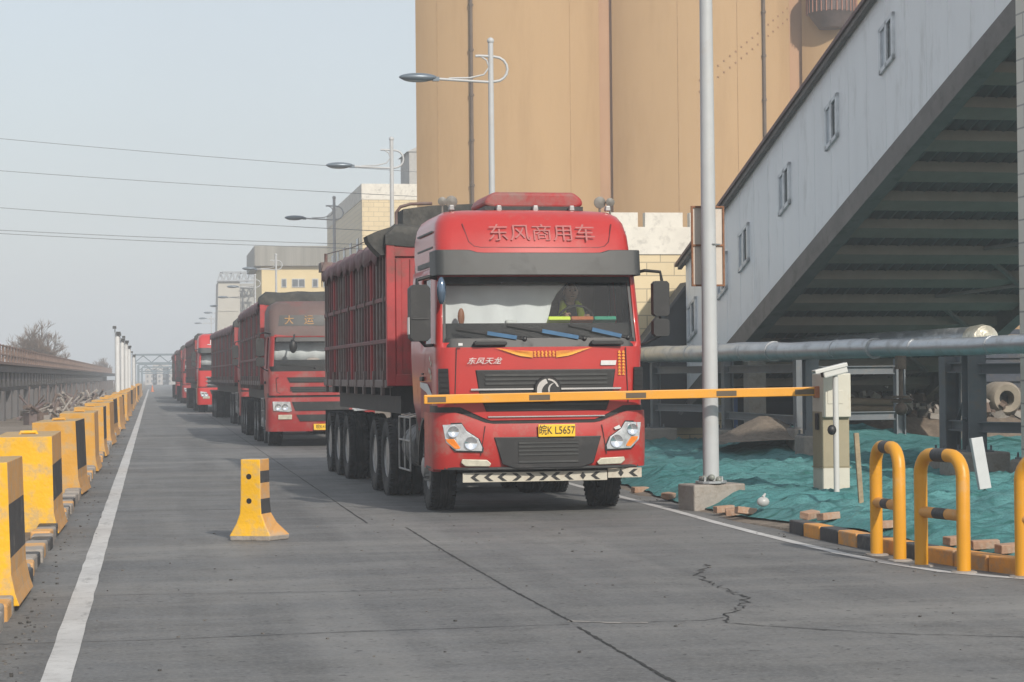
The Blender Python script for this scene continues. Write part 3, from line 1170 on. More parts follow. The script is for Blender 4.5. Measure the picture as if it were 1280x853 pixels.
def truck_lead():
    """the red tractor stopped at the boom"""
    root = empty('semi_truck', (4.51, 24.3, 0), rad(1.2))
    yb = 2.25
    R = [ring(.98, 1.14, .16, yb, .16, .05), ring(1.3, 1.20, .11, yb, .17, .05), ring(1.9, 1.225, .10, yb, .11, .05), ring(2.02, 1.225, .12, yb, .09, .05),
         ring(2.80, 1.195, .30, yb, .09, .05), ring(2.92, 1.19, .32, yb, .11, .05)]
    c = MB()
    loft(c, R, lambda j, k: j == 3 and (k in SEG_FRONT or k in SEG_SIDE), cap_top=False)
    c.build('cab', RED, root, smooth=35, solid=.03)
    f = MB()
    loft(f, [ring(2.9, 1.17, .25, yb, .17, .06), ring(3.12, 1.185, .335, yb, .18, .07), ring(3.3, 1.18, .40, yb, .19, .08), ring(3.46, 1.15, .48, yb - .02, .2, .09), ring(3.55, 1.10, .56, yb - .06, .2, .1), ring(3.605, 1.02, .66, yb - .12, .2, .1), ring(3.63, .88, .82, yb - .2, .2, .1)])
    for z in (3.05,):
        pass
    fa = f.build('roof_fairing', RED, root, smooth=35)
    for s in (-1, 1):      # grooves on the fairing's cheeks
        for z, h in ((3.36, .022), (3.17, .022), (2.98, .06)):
            MB().box((s * 1.185, 1.35, z), (.012, 1.2, h)).build('fairing_groove', DARKPL, fa)
    # pressed outline of the panel in the middle of the fairing
    ZP = [(2.9, .30), (3.12, .335), (3.3, .40), (3.46, .48), (3.55, .56)]

    def sf(x, z):
        for (za, ya), (zb2, yb2) in zip(ZP, ZP[1:]):
            if z <= zb2:
                break
        return ya + (yb2 - ya) * (z - za) / (zb2 - za) + .075 * min(1, abs(x)) ** 2
    pn = MB()
    ol = [(-.86, 3.44), (-.80, 3.22), (-.74, 3.165), (-.66, 3.15), (-.3, 3.148), (.0, 3.148), (.4, 3.148), (.76, 3.15), (.84, 3.165), (.9, 3.22), (.96, 3.44)]
    pn.tube([(x, sf(x, z) + .004, z) for x, z in ol], .009, 5)
    pn.build('panel_gap', mat('red_shadow_gap', (.13, .012, .014), .6), fa)
    t = lettering('东风商用车', .235, FADED, fa, (.08, sf(.25, 3.3) - .012, 3.315), (rad(90 - 22), 0, 0), .0006, sx=1.12)
    # air-conditioner pod and marker lights
    k = MB()
    k.prism([(-.62, 3.70), (-.6, 3.78), (-.5, 3.86), (.5, 3.86), (.6, 3.78), (.62, 3.70), (.5, 3.66), (-.5, 3.66)], 'y', .95, 1.95)
    pod = k.build('roof_pod', RED2, root, bevel=.05, seg=3, smooth=40)
    pod.location.x = .1
    MB().box((0, 1.45, 3.655), (1.22, 1.0, .06)).build('pod_base', BLACKPL, pod)
    for x in (-.35, .1, .55, -.93, 1.0):
        MB().prism([(x - .035, 3.625), (x + .035, 3.625), (x + .028, 3.69), (x - .028, 3.69)], 'y', .84, .92).build('marker_lamp', RIM, root, bevel=.01)
    for s in (-1, 1):
        for x, r, y in ((1.05, .055, 1.2), (.93, .075, 1.25)):
            h = MB()
            X = s * x + .06
            h.lathe([(.001, .03), (r * .7, .03), (r, -.005), (r, -.02), (r * .85, -.022), (.001, -.03)], (X, y, 3.76), 'y', 14)
            h.tube([(X, y, 3.58), (X, y, 3.74)], .014, 6)
            h.build('roof_horn', mat('tarnished_horn', (.14, .135, .12), .5, .1, .3, 8.), root, smooth=40)
    # sun visor
    v = MB()
    zt = lambda x: 3.11 - .035 * max(0, min(1, (.86 - abs(x)) / .12))
    wrap(v, 1.235, .06, .06, .10, .42, lambda x: 2.81, zt, 4, lambda z, t: .045 * t, th=.035)
    v.build('sun_visor', DARKPL, root, smooth=25, bevel=.006)
    # glazing
    g = MB()
    b = [R[3], R[4]]
    idx = [NRING - 1] + list(range(0, NF + 1)) + [NF + 1]
    vs = [(p[0], p[1] + .012, p[2]) for r in b for p in [r[i] for i in idx]]
    m = len(idx)
    g.add(vs, [(i, i + 1, m + i + 1, m + i) for i in range(m - 1)])
    wsn = g.build('windscreen', GLASS, root, smooth=60)
    wy = lambda x, z: .12 + (z - 2.02) * .2308 + .05 * min(1.3, abs(x) / 1.05) ** 2
    fr = MB()
    fr.patch([(-1.11, 2.715), (-.45, 2.715), (-.44, 2.73), (1.11, 2.73), (1.10, 2.80), (-1.10, 2.80)], wy, .006, .008)
    for s in (-1, 1):
        fr.patch([(s * 1.155, 2.02), (s * 1.125, 2.02), (s * 1.095, 2.80), (s * 1.125, 2.80)], wy, .004, .008)
    fr.build('windscreen_band', BLACKPL, wsn)
    for s in (-1, 1):
        q = R0 + 2 if s > 0 else L0 - 3
        ids = (q, q + 1)
        p = [R[3][ids[0]], R[3][ids[1]], R[4][ids[1]], R[4][ids[0]]]
        MB().add([(x - s * .01, y, z) for x, y, z in p], [(0, 1, 2, 3)]).build('side_window', GLASS, root)
        d = MB()      # door outline, lower door with handle
        x = s * 1.222
        d.prism([(.36, 1.12), (1.52, 1.12), (1.52, 1.98), (.36, 1.98)], 'x', x - .004, x + .014)
        do = d.build('door', RED2, root, bevel=.006)
        MB().box((x + s * .025, 1.3, 1.6), (.03, .2, .055)).box((x + s * .015, 1.3, 1.66), (.02, .12, .02)).build('handle', BLACKPL, do, bevel=.008)
        # pale flash mark on the lower door
        MB().prism([(.5, 1.3), (1.0, 1.44), (1.5, 1.5), (1.5, 1.56), (.9, 1.54), (.45, 1.38)], 'x', x + s * .014, x + s * .017).build('door_stripe', WHITE, do)
        if s < 0:
            sc = MB()
            for kx, kz in ((.62, 1.62), (.66, 1.68), (.6, 1.78), (.75, 1.7), (.7, 1.84)):
                sc.box((x - .016, kx, kz), (.004, .07, .05), rot=Matrix.Rotation(rad(30), 3, 'X'))
            sc.build('door_sticker', OFFW, do)
    interior(root, 1.18, .12, yb, 2.08, 2.82)
    # things hung and laid behind the screen
    MB().ball((-.9, .42, 2.33), .07, 8, sq=(.6, .3, 1.5)).build('hanging_charm', mat('brown_charm', (.28, .1, .04), .5), root, smooth=60)
    ds = MB()
    for i in range(3):
        ds.k = i
        ds.box((.28 + .28 * i, .46, 2.262), (.27, .2, .05), rot=Matrix.Rotation(rad(-30), 3, 'X'))
    ds.build('dashboard_cloth', [HIVIS, mat('rust_cloth', (.4, .12, .04), .8), mat('green_cloth', (.04, .28, .18), .8)], root, bevel=.01)
    MB().box((-.3, .42, 2.26), (.14, .1, .06)).build('tissue_pack', WHITE, root, bevel=.02)
    cu = MB()  # added pale sheet, shaped to imitate sky reflected in the windscreen
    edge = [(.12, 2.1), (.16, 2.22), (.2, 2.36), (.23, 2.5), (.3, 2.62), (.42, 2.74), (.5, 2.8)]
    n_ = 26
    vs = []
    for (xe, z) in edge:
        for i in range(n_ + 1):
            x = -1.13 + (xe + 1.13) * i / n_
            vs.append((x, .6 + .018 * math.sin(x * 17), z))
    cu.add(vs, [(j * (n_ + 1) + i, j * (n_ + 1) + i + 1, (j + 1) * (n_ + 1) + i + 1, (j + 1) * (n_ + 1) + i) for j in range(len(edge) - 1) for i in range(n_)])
    cu.build('reflection_sheet', mat('pale_reflection_sheet', (.74, .75, .76), .85, 0, .06, 2.), root, smooth=70, solid=.008)
    # cowl under the screen, wipers, blind lamps
    cw = MB()
    sc_ = wrap(cw, 1.215, .075, .05, .16, .1, 1.955, 2.07, 2, lambda z, t: .035 * t)
    cw.build('cowl', BLACKPL, root, smooth=40)
    for tip, piv, band in (((-1.0, 2.19), (-.2, 2.06), (.12, .55)), ((-.4, 2.23), (.52, 2.06), (.08, .55)), ((.35, 2.23), (1.06, 2.07), (.12, .62))):
        wiper(root, tip, piv, wy(tip[0], tip[1]) - .03, wy(piv[0], piv[1]) - .03, band)
    for x in (-.62, .78):
        MB().prism([(x - .19, 1.985), (x + .19, 1.985), (x + .2, 2.02), (x + .17, 2.04), (x - .17, 2.04), (x - .2, 2.02)], 'y', .015, .09).build('screen_step', BLACKPL, root, bevel=.01)
    # bonnet flap
    hd_ = MB()
    lowz = lambda x: 1.27 - .16 * max(0, min(1, (.98 - abs(x)) / .34))
    hs = wrap(hd_, 1.235, .03, .06, .17, .3, lowz, 1.965, 6, lambda z, t: .012 * (1 - t) + .02 * t * t)
    hood = hd_.build('bonnet', RED, root, smooth=40)
    hsf = lambda x, z: hs(x)
    for s in (-1, 1):
        MB().patch([(s * 1.035, 1.3), (s * 1.043, 1.3), (s * 1.018, 1.955), (s * 1.01, 1.955)], hsf, .004, .01).build('panel_gap', INK, hood)
    # side air inlets on the corner pieces
    for s in (-1, 1):
        iv = MB()
        iv.patch([(s * 1.225, 1.40), (s * 1.10, 1.40), (s * 1.115, 1.72), (s * 1.225, 1.72)], lambda x, z: hs(x) - .012, .006, .03)
        for j in range(5):
            iv.patch([(s * 1.22, 1.44 + .06 * j), (s * 1.115, 1.44 + .06 * j), (s * 1.115, 1.455 + .06 * j), (s * 1.22, 1.455 + .06 * j)], lambda x, z: hs(x) - .02, .012, .02)
        iv.build('air_inlet', BLACKPL, hood)
    # grille: upper trapezoid, frame, slats, lower lip
    fx = .045
    gp = lambda pts: [(x + fx, z) for x, z in pts]
    gf = MB()
    gf.patch(gp([(-.84, 1.70), (.84, 1.70), (.80, 1.44), (.72, 1.215), (-.72, 1.215), (-.80, 1.44)]), hsf, .006, .03)
    gro = gf.build('grille', BLACKPL, root, bevel=.01)
    sl = MB()
    sl.patch(gp([(-.76, 1.665), (.76, 1.665), (.73, 1.49), (-.73, 1.49)]), hsf, .009, .01)
    sl.patch(gp([(-.72, 1.40), (.72, 1.40), (.67, 1.25), (-.67, 1.25)]), hsf, .009, .01)
    sl.build('grille_opening', INK, gro)
    sb = MB()
    for z in (1.525, 1.575, 1.625, 1.28, 1.33, 1.375):
        n = 10
        for i in range(n):
            a, b_ = -.73 + 1.46 * i / n, -.73 + 1.46 * (i + 1) / n
            sb.patch(gp([(a, z), (b_, z), (b_, z + .024), (a, z + .024)]), hsf, .024, .02)
    sb.build('slats', DARKPL, gro)
    st = MB()
    for a, b_ in ((-.90, -.16), (.16, .90)):
        st.patch(gp([(a, 1.462), (b_, 1.462), (b_, 1.482), (a, 1.482)]), hsf, .03, .012)
    st.build('chrome_strip', CHROME, gro)
    lp = MB()
    for i in range(12):
        a, b_ = -.70 + 1.4 * i / 12, -.70 + 1.4 * (i + 1) / 12
        lp.patch(gp([(a, 1.145), (b_, 1.145), (b_, 1.158), (a, 1.158)]), hsf, .012, .02)
    lp.build('chrome_lip', CHROME, hood)
    bd = MB()
    by = hs(0) - .045
    bd.k = 1
    bd.lathe([(.001, -.018), (.15, -.018), (.165, 0), (.165, .05)], (fx, by, 1.46), 'y', 32)
    bd.k = 0

    def arc(cx, cz, r0, a0, a1, n_=14):
        return [(cx + r0 * math.cos(rad(a0 + (a1 - a0) * i / n_)), cz + r0 * math.sin(rad(a0 + (a1 - a0) * i / n_))) for i in range(n_ + 1)]
    # twin swoosh inside the disc
    def cres(c0, r0, a0, a1, c1, r1, b0, b1):
        o_ = arc(fx + c0[0], 1.46 + c0[1], r0, a0, a1)
        i_ = arc(fx + c1[0], 1.46 + c1[1], r1, b1, b0)
        bd.prism(o_ + i_, 'y', by - .026, by - .016)
    cres((0, 0), .132, 205, 100, (.042, -.03), .118, 190, 112)
    cres((0, 0), .132, 325, 218, (.008, .022), .122, 318, 228)
    cres((.0, .0), .132, 92, 15, (-.012, -.012), .128, 84, 22)
    cres((.075, .005), .075, 95, 205, (.105, .0), .085, 108, 192)
    bd.build('badge', [CHROME, INK], root, smooth=30)
    # writing on the bonnet
    lettering('东风天龙', .085, WHITE, hood, (-.70, hs(.7) - .016, 1.80), shear=.35, sx=1.2)
    wd = MB()
    for s in (-1, 1):
        for j in range(6):
            z0 = 1.84 + .013 * j
            wd.patch([(.02 + s * .14, z0), (.02 + s * (.28 + .05 * j), z0 + .018 + .004 * j), (.02 + s * (.36 + .045 * j), z0 + .04 + .002 * j), (.02 + s * (.2 + .03 * j), z0 + .022), (.02 + s * .14, z0 + .009)], hsf, .008, .004)
    for i in range(6):
        x = -.11 + i * .045
        for j in range(4):
            wd.patch([(x, 1.853 + j * .018), (x + .034 - .01 * (j % 2), 1.853 + j * .018), (x + .034 - .01 * (j % 2), 1.861 + j * .018), (x, 1.861 + j * .018)], hsf, .008, .004)
        wd.patch([(x + .014, 1.85), (x + .021, 1.85), (x + .021, 1.92), (x + .014, 1.92)], hsf, .009, .004)
    for c_ in range(2):
        for i in range(8):
            x, z = 1.075 + c_ * .05 - .16, 1.63 + i * .037
            wd.patch([(x, z), (x + .036, z), (x + .036, z + .009), (x, z + .009)], hsf, .008, .004)
            wd.patch([(x + .004, z + .014), (x + .03, z + .014), (x + .03, z + .022), (x + .004, z + .022)], hsf, .008, .004)
            wd.patch([(x + .014, z), (x + .021, z), (x + .021, z + .028), (x + .014, z + .028)], hsf, .009, .004)
    wd.build('decal', GOLD, hood)
    MB().patch([(.70, 1.745), (.885, 1.745), (.895, 1.80), (.705, 1.80)], hsf, .008, .004).build('sticker', WHITE, hood)
    MB().patch([(-1.0, 1.985), (-.95, 1.985), (-.95, 2.015), (-1.0, 2.015)], lambda x, z: .06, .03, .004).build('sticker', WHITE, root)
    # bumper
    bm_ = MB()
    topz = lambda x: 1.255 - .135 * max(0, min(1, (1.02 - abs(x)) / .36))
    bs = wrap(bm_, 1.285, -.03, .08, .24, .55, .545, lambda x: topz(x) - .05, 7, lambda z, t: .05 * (1 - t) ** 3 + .03 * t ** 4)
    bump = bm_.build('bumper', REDLOW, root, smooth=40)
    bsf = lambda x, z: bs(x)
    dk = MB()     # dark step between bonnet and bumper
    wrap(dk, 1.25, .06, .06, .18, .35, lambda x: topz(x) - .12, lambda x: topz(x) + .03, 2)
    dk.build('bumper_step', BLACKPL, bump, smooth=40)
    dl = MB()
    dl.tube([(-1.28, .7, .56), (-1.27, .35, .56), (-1.15, .14, .555), (-.9, .03, .55), (0, -.02, .55), (.9, .03, .55), (1.15, .14, .555), (1.27, .35, .56), (1.28, .7, .56)], .018, 6)
    dl.build('bumper_edge', DARKPL, bump)
    lg = MB()
    lg.patch(gp([(-.64, .915), (.64, .915), (.545, .60), (.40, .55), (-.40, .55), (-.545, .60)]), bsf, .012, .03)
    lgo = lg.build('lower_grille', BLACKPL, bump, bevel=.008)
    l2 = MB()
    l2.patch(gp([(-.36, .875), (.36, .875), (.36, .63), (-.36, .63)]), bsf, .016, .01)
    l2.build('grille_opening', INK, lgo)
    l3 = MB()
    for z in (.70, .745, .79, .835):
        l3.patch(gp([(-.355, z), (.355, z), (.355, z + .016), (-.355, z + .016)]), bsf, .03, .02)
    l3.patch(gp([(-.36, .615), (.36, .615), (.35, .635), (-.35, .635)]), bsf, .03, .02)
    l3.build('slats', DARKPL, lgo)
    for s in (-1, 1):
        sm = MB()
        sm.patch([(s * .75, .70), (s * .757, .70), (s * .70, 1.05), (s * .693, 1.05)], bsf, .004, .01)
        sm.build('panel_gap', INK, bump)
    lc = lambda x, z: bs(x) + .9 * max(0, abs(x) - .98) ** 2
    for s in (-1, 1):
        hp = [(1.185, 1.065), (.97, 1.075), (.915, .99), (.78, .90), (.735, .80), (.74, .755), (1.04, .765), (1.15, .86)]
        if s > 0:
            hp = [(x + .015, z) for x, z in hp]
        hl = MB()
        hl.patch([(s * x, z) for x, z in hp], lc, .018, .06)
        ho = hl.build('headlight', LAMPG, root, bevel=.012, seg=2)
        cxm = sum(x for x, z in hp) / len(hp)
        czm = sum(z for x, z in hp) / len(hp)
        rim = MB()
        rim.patch([(s * (cxm + (x - cxm) * 1.09), czm + (z - czm) * 1.09) for x, z in hp], lc, .006, .05)
        rim.build('lamp_rim', BLACKPL, ho)
        rf = MB()
        for x, z, r in ((1.07, .985, .065), (.87, .85, .075)):
            yy = lc(s * x, z) - .03
            rf.lathe([(.001, .012), (r * .4, .006), (r * .8, -.004), (r, -.012), (r, .02)], (s * x, yy, z), 'y', 18)
        rf.build('reflector', LAMPR, ho, smooth=40)
        am = MB()
        am.patch([(s * x, z) for x, z in [(1.155, .9), (1.06, .90), (.99, .80), (1.0, .785), (1.05, .785), (1.14, .87)]], lc, .024, .02)
        am.build('indicator', AMBER, ho, bevel=.005)
        fo = MB()
        fo.patch([(s * x, z) for x, z in [(.97, .665), (.68, .655), (.63, .61), (.65, .575), (.93, .58), (.98, .62)]], bsf, .014, .04)
        fo.build('fog_lamp', LAMPY, root, bevel=.01)
    MB().patch([(.86, .985), (.93, 1.0), (.91, 1.04), (.84, 1.01)], bsf, .02, .004).build('sticker', WHITE, bump)
    pt = MB()
    pt.box((.14, bs(.1) - .03, .985), (.44, .02, .145))
    po = pt.build('number_plate', YPLATE, root, bevel=.006)
    lettering('皖K L5657', .125, INK, po, (.14, bs(.1) - .043, .985), sx=.78)
    # reflector board hung under the bumper, a bent right piece
    for a, b_, dz in ((-.95, .78, 0), (.79, 1.2, .025)):
        rb = MB()
        rb.box(((a + b_) / 2, .12, .445 + dz), (b_ - a, .025, .115))
        ro = rb.build('reflective_board', OFFW, root, bevel=.004)
        cv = MB()
        x = a + .09
        i = 0
        while x < b_ - .1:
            d_ = -1 if (i % 9) not in (3, 4, 5) else 1
            if b_ > 1:
                d_ = -1
            zz = .445 + dz
            if (i % 9) == 8 or (b_ > 1 and i == 0):
                cv.prism([(x + .03, zz), (x + .065, zz + .045), (x + .1, zz), (x + .065, zz - .045)], 'y', .1035, .1065)
            else:
                x0, x1 = (x, x + .06) if d_ < 0 else (x + .13, x + .07)
                cv.prism([(x0, zz), (x1, zz + .045), (x1 - d_ * .055, zz + .045), (x0 - d_ * .055, zz), (x1 - d_ * .055, zz - .045), (x1, zz - .045)], 'y', .1035, .1065)
            x += .16
            i += 1
        cv.build('chevrons', INK, ro)
    hg = MB()
    for x in (-.8, .2, .7, 1.0):
        hg.box((x, .16, .52), (.04, .03, .12))
    hg.build('board_hanger', BLACKPL, root)
    # steps and corner lamps
    for s in (-1, 1):
        sp = MB()
        sp.prism([(.5, .5), (.88, .5), (.8, .95), (.62, 1.2), (.45, 1.2)], 'x', s * 1.14, s * 1.24)
        so = sp.build('step_panel', REDLOW, root, bevel=.015)
        MB().box((s * 1.25, .55, .72), (.03, .1, .14)).build('side_lamp', OFFW, so, bevel=.01)
        MB().box((s * 1.262, .43, 1.13), (.04, .09, .09)).build('side_lamp', LAMPG, root, bevel=.01)
    mirror_set(root, 1, 1.47, .2, 2.74)
    # left in the picture: one big box mirror plus a kerb mirror
    m = MB()
    a, b_, z0, z1 = -1.55, -1.31, 2.04, 2.70
    q = .04
    m.prism([(a + q, z0), (b_ - q, z0), (b_, z0 + q), (b_, z1 - q), (b_ - q, z1), (a + q, z1), (a, z1 - q), (a, z0 + q)], 'y', .12, .34)
    m.box((-1.43, .115, 2.30), (.2, .012, .02))
    m.tube([(-1.17, .42, 2.78), (-1.3, .3, 2.80), (-1.45, .25, 2.76), (-1.45, .22, 2.7)], .024, 8)
    m.tube([(-1.43, .22, 2.06), (-1.35, .3, 1.99), (-1.2, .42, 2.0)], .02, 8)
    mo = m.build('mirror', BLACKPL, root, bevel=.02)
    MB().box((-1.56, .2, 2.22), (.012, .12, .2)).build('mirror_reflector', WHITE, mo, bevel=.004)
    e = MB()
    e.ball((-1.18, .12, 2.63), .13, 10, sq=(.42, .5, 1.25))
    e.tube([(-1.15, .3, 2.76), (-1.18, .15, 2.7)], .016, 6)
    eo = e.build('kerb_mirror', mat('blue_grey_mirror', (.12, .17, .24), .15, .6, .1), root, smooth=60)
    eo.rotation_euler = (0, 0, 0)
    tractor_common(root, 1.22, 1.42, (4.72, 6.05), 6.7)
    # cab back wall, air stack
    bw = MB()
    bw.box((0, yb - .02, 1.9), (2.3, .04, 1.9))
    bw.build('cab_back_wall', RED2, root)
    stck = MB()
    stck.box((-1.0, yb + .2, 1.9), (.28, .25, 2.3))
    stck.tube([(.95, yb + .25, .9), (.95, yb + .25, 3.2)], .09, 10)
    stck.build('air_stack', BLACKPL, root, bevel=.03)
    trailer(root, 4.45, 12.9, 1.5, 3.43, (9.6, 10.92, 12.24))
    tag(root, 'red high-roofed semi truck stopped at the boom, first of the queue', 'truck', 'trucks queuing along the road')
    return root


def truck_plain(style, loc, rz, label, tl=(4.4, 13.2), second=None, detail=True):
    """the trucks further back: 'grey' fairing, 'tall' bright red or 'plain'"""
    root = empty('semi_truck', loc, rz)
    yb = 2.2
    P = {'grey': dict(paint=RED2, fair=GREYFAIR, fz=3.42, ws=(1.82, 2.56), wt=.22),
         'tall': dict(paint=RED3, fair=RED3, fz=3.66, ws=(2.0, 2.82), wt=.25),
         'plain': dict(paint=RED2, fair=MAROON, fz=3.5, ws=(1.95, 2.7), wt=.22)}[style]
    z0, z1 = P['ws']
    fz = P['fz']
    R = [ring(.9, 1.16, .1, yb, .14, .04), ring(1.2, 1.2, .08, yb, .14, .04), ring(z0 - .1, 1.22, .07, yb, .15, .04), ring(z0, 1.21, .08, yb, .14, .04), ring(z1, 1.16, .08 + P['wt'], yb, .14, .04), ring(z1 + .06, 1.17, .1 + P['wt'], yb, .14, .04)]
    c = MB()
    loft(c, R, lambda j, k: j == 3 and (k in SEG_FRONT or k in SEG_SIDE), cap_top=False)
    c.build('cab', P['paint'], root, smooth=35, solid=.03)
    f = MB()
    yt = .1 + P['wt']
    loft(f, [ring(z1 + .03, 1.2, yt - .03, yb, .16, .05), ring(z1 + .2, 1.2, yt, yb, .17, .06), ring(fz - .25, 1.19, yt + .12, yb, .19, .08), ring(fz - .08, 1.13, yt + .24, yb - .03, .2, .1), ring(fz, .98, yt + .42, yb - .12, .2, .1)])
    fa = f.build('roof_fairing', P['fair'], root, smooth=35)
    g = MB()
    idx = [NRING - 1] + list(range(0, NF + 1)) + [NF + 1]
    vs = [(p[0], p[1] + .012, p[2]) for r in (R[3], R[4]) for p in [r[i] for i in idx]]
    m = len(idx)
    g.add(vs, [(i, i + 1, m + i + 1, m + i) for i in range(m - 1)])
    wsn = g.build('windscreen', GLASS, root, smooth=60)
    for s in (-1, 1):
        q = R0 + 2 if s > 0 else L0 - 3
        p = [R[3][q], R[3][q + 1], R[4][q + 1], R[4][q]]
        MB().add([(x - s * .01, y, z) for x, y, z in p], [(0, 1, 2, 3)]).build('side_window', GLASS, root)
        d = MB().prism([(.34, 1.0), (1.5, 1.0), (1.5, z0 - .04), (.34, z0 - .04)], 'x', s * 1.22 - .004, s * 1.22 + .014)
        do = d.build('door', P['paint'], root, bevel=.006)
        MB().box((s * 1.25, 1.3, 1.5), (.03, .2, .06)).build('handle', BLACKPL, do)
        mirror_set(root, s, 1.42, .16, z1 - .02)
    interior(root, 1.18, .08, yb, z0 + .04, z1)
    cu = MB()  # added pale sheet again, standing in for sky reflection on the glass
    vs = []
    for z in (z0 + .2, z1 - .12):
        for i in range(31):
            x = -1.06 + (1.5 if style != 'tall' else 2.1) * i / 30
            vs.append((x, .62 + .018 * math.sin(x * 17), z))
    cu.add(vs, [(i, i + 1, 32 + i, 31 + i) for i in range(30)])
    cu.build('reflection_sheet', mat('pale_reflection_sheet', (.74, .75, .76), .85, 0, .06, 2.), root, smooth=70, solid=.008)
    wy = lambda x, z: .08 + (z - z0) * P['wt'] / (z1 - z0) + .04 * min(1.3, abs(x) / 1.05) ** 2
    fr = MB()
    fr.patch([(-1.05, z1 - .1), (1.05, z1 - .1), (1.03, z1), (-1.03, z1)], wy, .006, .01)
    fr.build('windscreen_band', BLACKPL, wsn)
    cw = MB()
    hs = wrap(cw, 1.21, .05, .04, .14, .1, z0 - .08, z0 + .06, 2)
    cw.build('cowl', BLACKPL, root, smooth=40)
    wiper(root, (-.95, z0 + .12), (-.15, z0 + .02), wy(-.95, z0 + .12) - .03, wy(-.15, z0) - .03, None)
    wiper(root, (.1, z0 + .12), (.9, z0 + .02), wy(.1, z0 + .12) - .03, wy(.9, z0) - .03, None)
    hd_ = MB()
    hs = wrap(hd_, 1.23, .02, .05, .15, .28, 1.2, z0 - .06, 5, lambda z, t: .02 * t)
    hood = hd_.build('bonnet', P['paint'], root, smooth=40)
    hf = lambda x, z: hs(x)
    bm_ = MB()
    bs = wrap(bm_, 1.27, -.03, .06, .2, .5, .36, 1.15, 6, lambda z, t: .04 * (1 - t) ** 3 + .02 * t ** 4)
    bump = bm_.build('bumper', P['paint'], root, smooth=40)
    bf = lambda x, z: bs(x)
    dk = MB()
    wrap(dk, 1.24, .06, .05, .15, .3, 1.1, 1.25, 2)
    dk.build('bumper_step', BLACKPL, bump)
    gr = MB()
    if style == 'grey':
        for a, b_ in ((1.50, 1.62), (1.27, 1.4)):
            gr.patch([(-.74 + (1.6 - b_) * .3, a), (.74 - (1.6 - b_) * .3, a), (.8 - (1.6 - b_) * .3, b_), (-.8 + (1.6 - b_) * .3, b_)], hf, .008, .02)
    elif style == 'tall':
        for z in (1.12, 1.3, 1.48):
            gr.patch([(-.78, z), (.78, z), (.82, z + .13), (-.82, z + .13)], hf, .012, .03)
    else:
        gr.patch([(-.8, 1.3), (.8, 1.3), (.85, 1.7), (-.85, 1.7)], hf, .01, .03)
    go = gr.build('grille', BLACKPL, root)
    cr = MB()
    if style == 'tall':
        for z in (1.26, 1.44, 1.62):
            cr.patch([(-.9, z), (.9, z), (.86, z + .035), (-.86, z + .035)], hf, .035, .03)
        cr.build('chrome_strip', CHROME, go)
    elif style == 'grey':
        for z in (1.53, 1.57, 1.30, 1.345):
            cr.patch([(-.74, z), (.74, z), (.74, z + .018), (-.74, z + .018)], hf, .016, .02)
        cr.build('slats', DARKPL, go)
        pk = MB()
        for s in (-1, 1):
            pk.tube([(s * 1.0, hs(1) - .005, 1.62), (s * 1.06, hs(1.05), 1.6), (s * 1.04, hs(1.04), 1.28), (s * .96, hs(.96) - .005, 1.25)], .008, 5)
        pk.build('panel_gap', INK, hood)
    lg = MB()
    for a, b_, wx in ((.84, 1.05, .62), (.6, .75, .52)):
        lg.patch([(-wx, a), (wx, a), (wx + .08, b_), (-wx - .08, b_)], bf, .012, .03)
    lgo = lg.build('lower_grille', BLACKPL, bump)
    for s in (-1, 1):
        hl = MB()
        hp = {'grey': [(1.15, 1.06), (.74, 1.05), (.70, .83), (.78, .81), (1.13, .84)]}.get(style, [(1.15, .98), (.85, .95), (.75, .8), (.82, .7), (1.1, .74)])
        hl.patch([(s * x, z) for x, z in hp], bf, .018, .05)
        ho = hl.build('headlight', LAMPG, root, bevel=.01)
        rf = MB()
        for x in (1.02, .86):
            rf.lathe([(.001, .01), (.05, -.002), (.075, -.014), (.075, .02)], (s * x, bs(x) - .022, .93 if style == 'grey' else .84), 'y', 14)
        rf.build('reflector', LAMPR, ho)
        MB().patch([(s * x, z) for x, z in [(1.02, .75), (.70, .75), (.70, .64), (1.02, .64)]], bf, .014, .04).build('fog_lamp', LAMPY, root, bevel=.01)
    po = MB().box((.02, bs(0) - .03, .46), (.44, .02, .14)).build('number_plate', YPLATE, root)
    lettering({'grey': '皖K4119', 'tall': '皖K3', 'plain': '皖K'}[style], .11, INK, po, (.02, bs(0) - .043, .46), sx=.85)
    if style == 'grey':
        pn = MB()
        sfy = lambda x, z: yt + .12 / (fz - .25 - z1 - .2) * (z - z1 - .2) + .06 * min(1, abs(x)) ** 2
        pn.patch([(-.98, 2.83), (.98, 2.83), (.94, 3.08), (-.94, 3.08)], sfy, .008, .03)
        pno = pn.build('name_board', DARKPL, fa)
        for ch, x in (('大', -.72), ('运', -.26), ('·', .12), ('重', .5), ('卡', .9)):
            if ch in '大运·':
                lettering(ch, .24, OLDGOLD, pno, (x, sfy(x, 2.95) - .016, 2.955), (rad(90 - 12), 0, 0))
        MB().box((.42, .3, 2.02), (.5, .01, .26)).build('screen_notice', WHITE, root)
        e = MB()
        e.ball((-.66, .02, 2.34), .13, 8, sq=(.7, .5, 1.2))
        e.tube([(-.62, .12, 2.62), (-.66, .02, 2.46)], .02, 6)
        e.build('kerb_mirror', BLACKPL, root, smooth=60)
        MB().ball((-.15, .55, 1.98), .13, 8, sq=(1.5, .8, .8)).build('dashboard_cloth', mat('pale_cloth', (.5, .42, .38), .8), root, smooth=60)
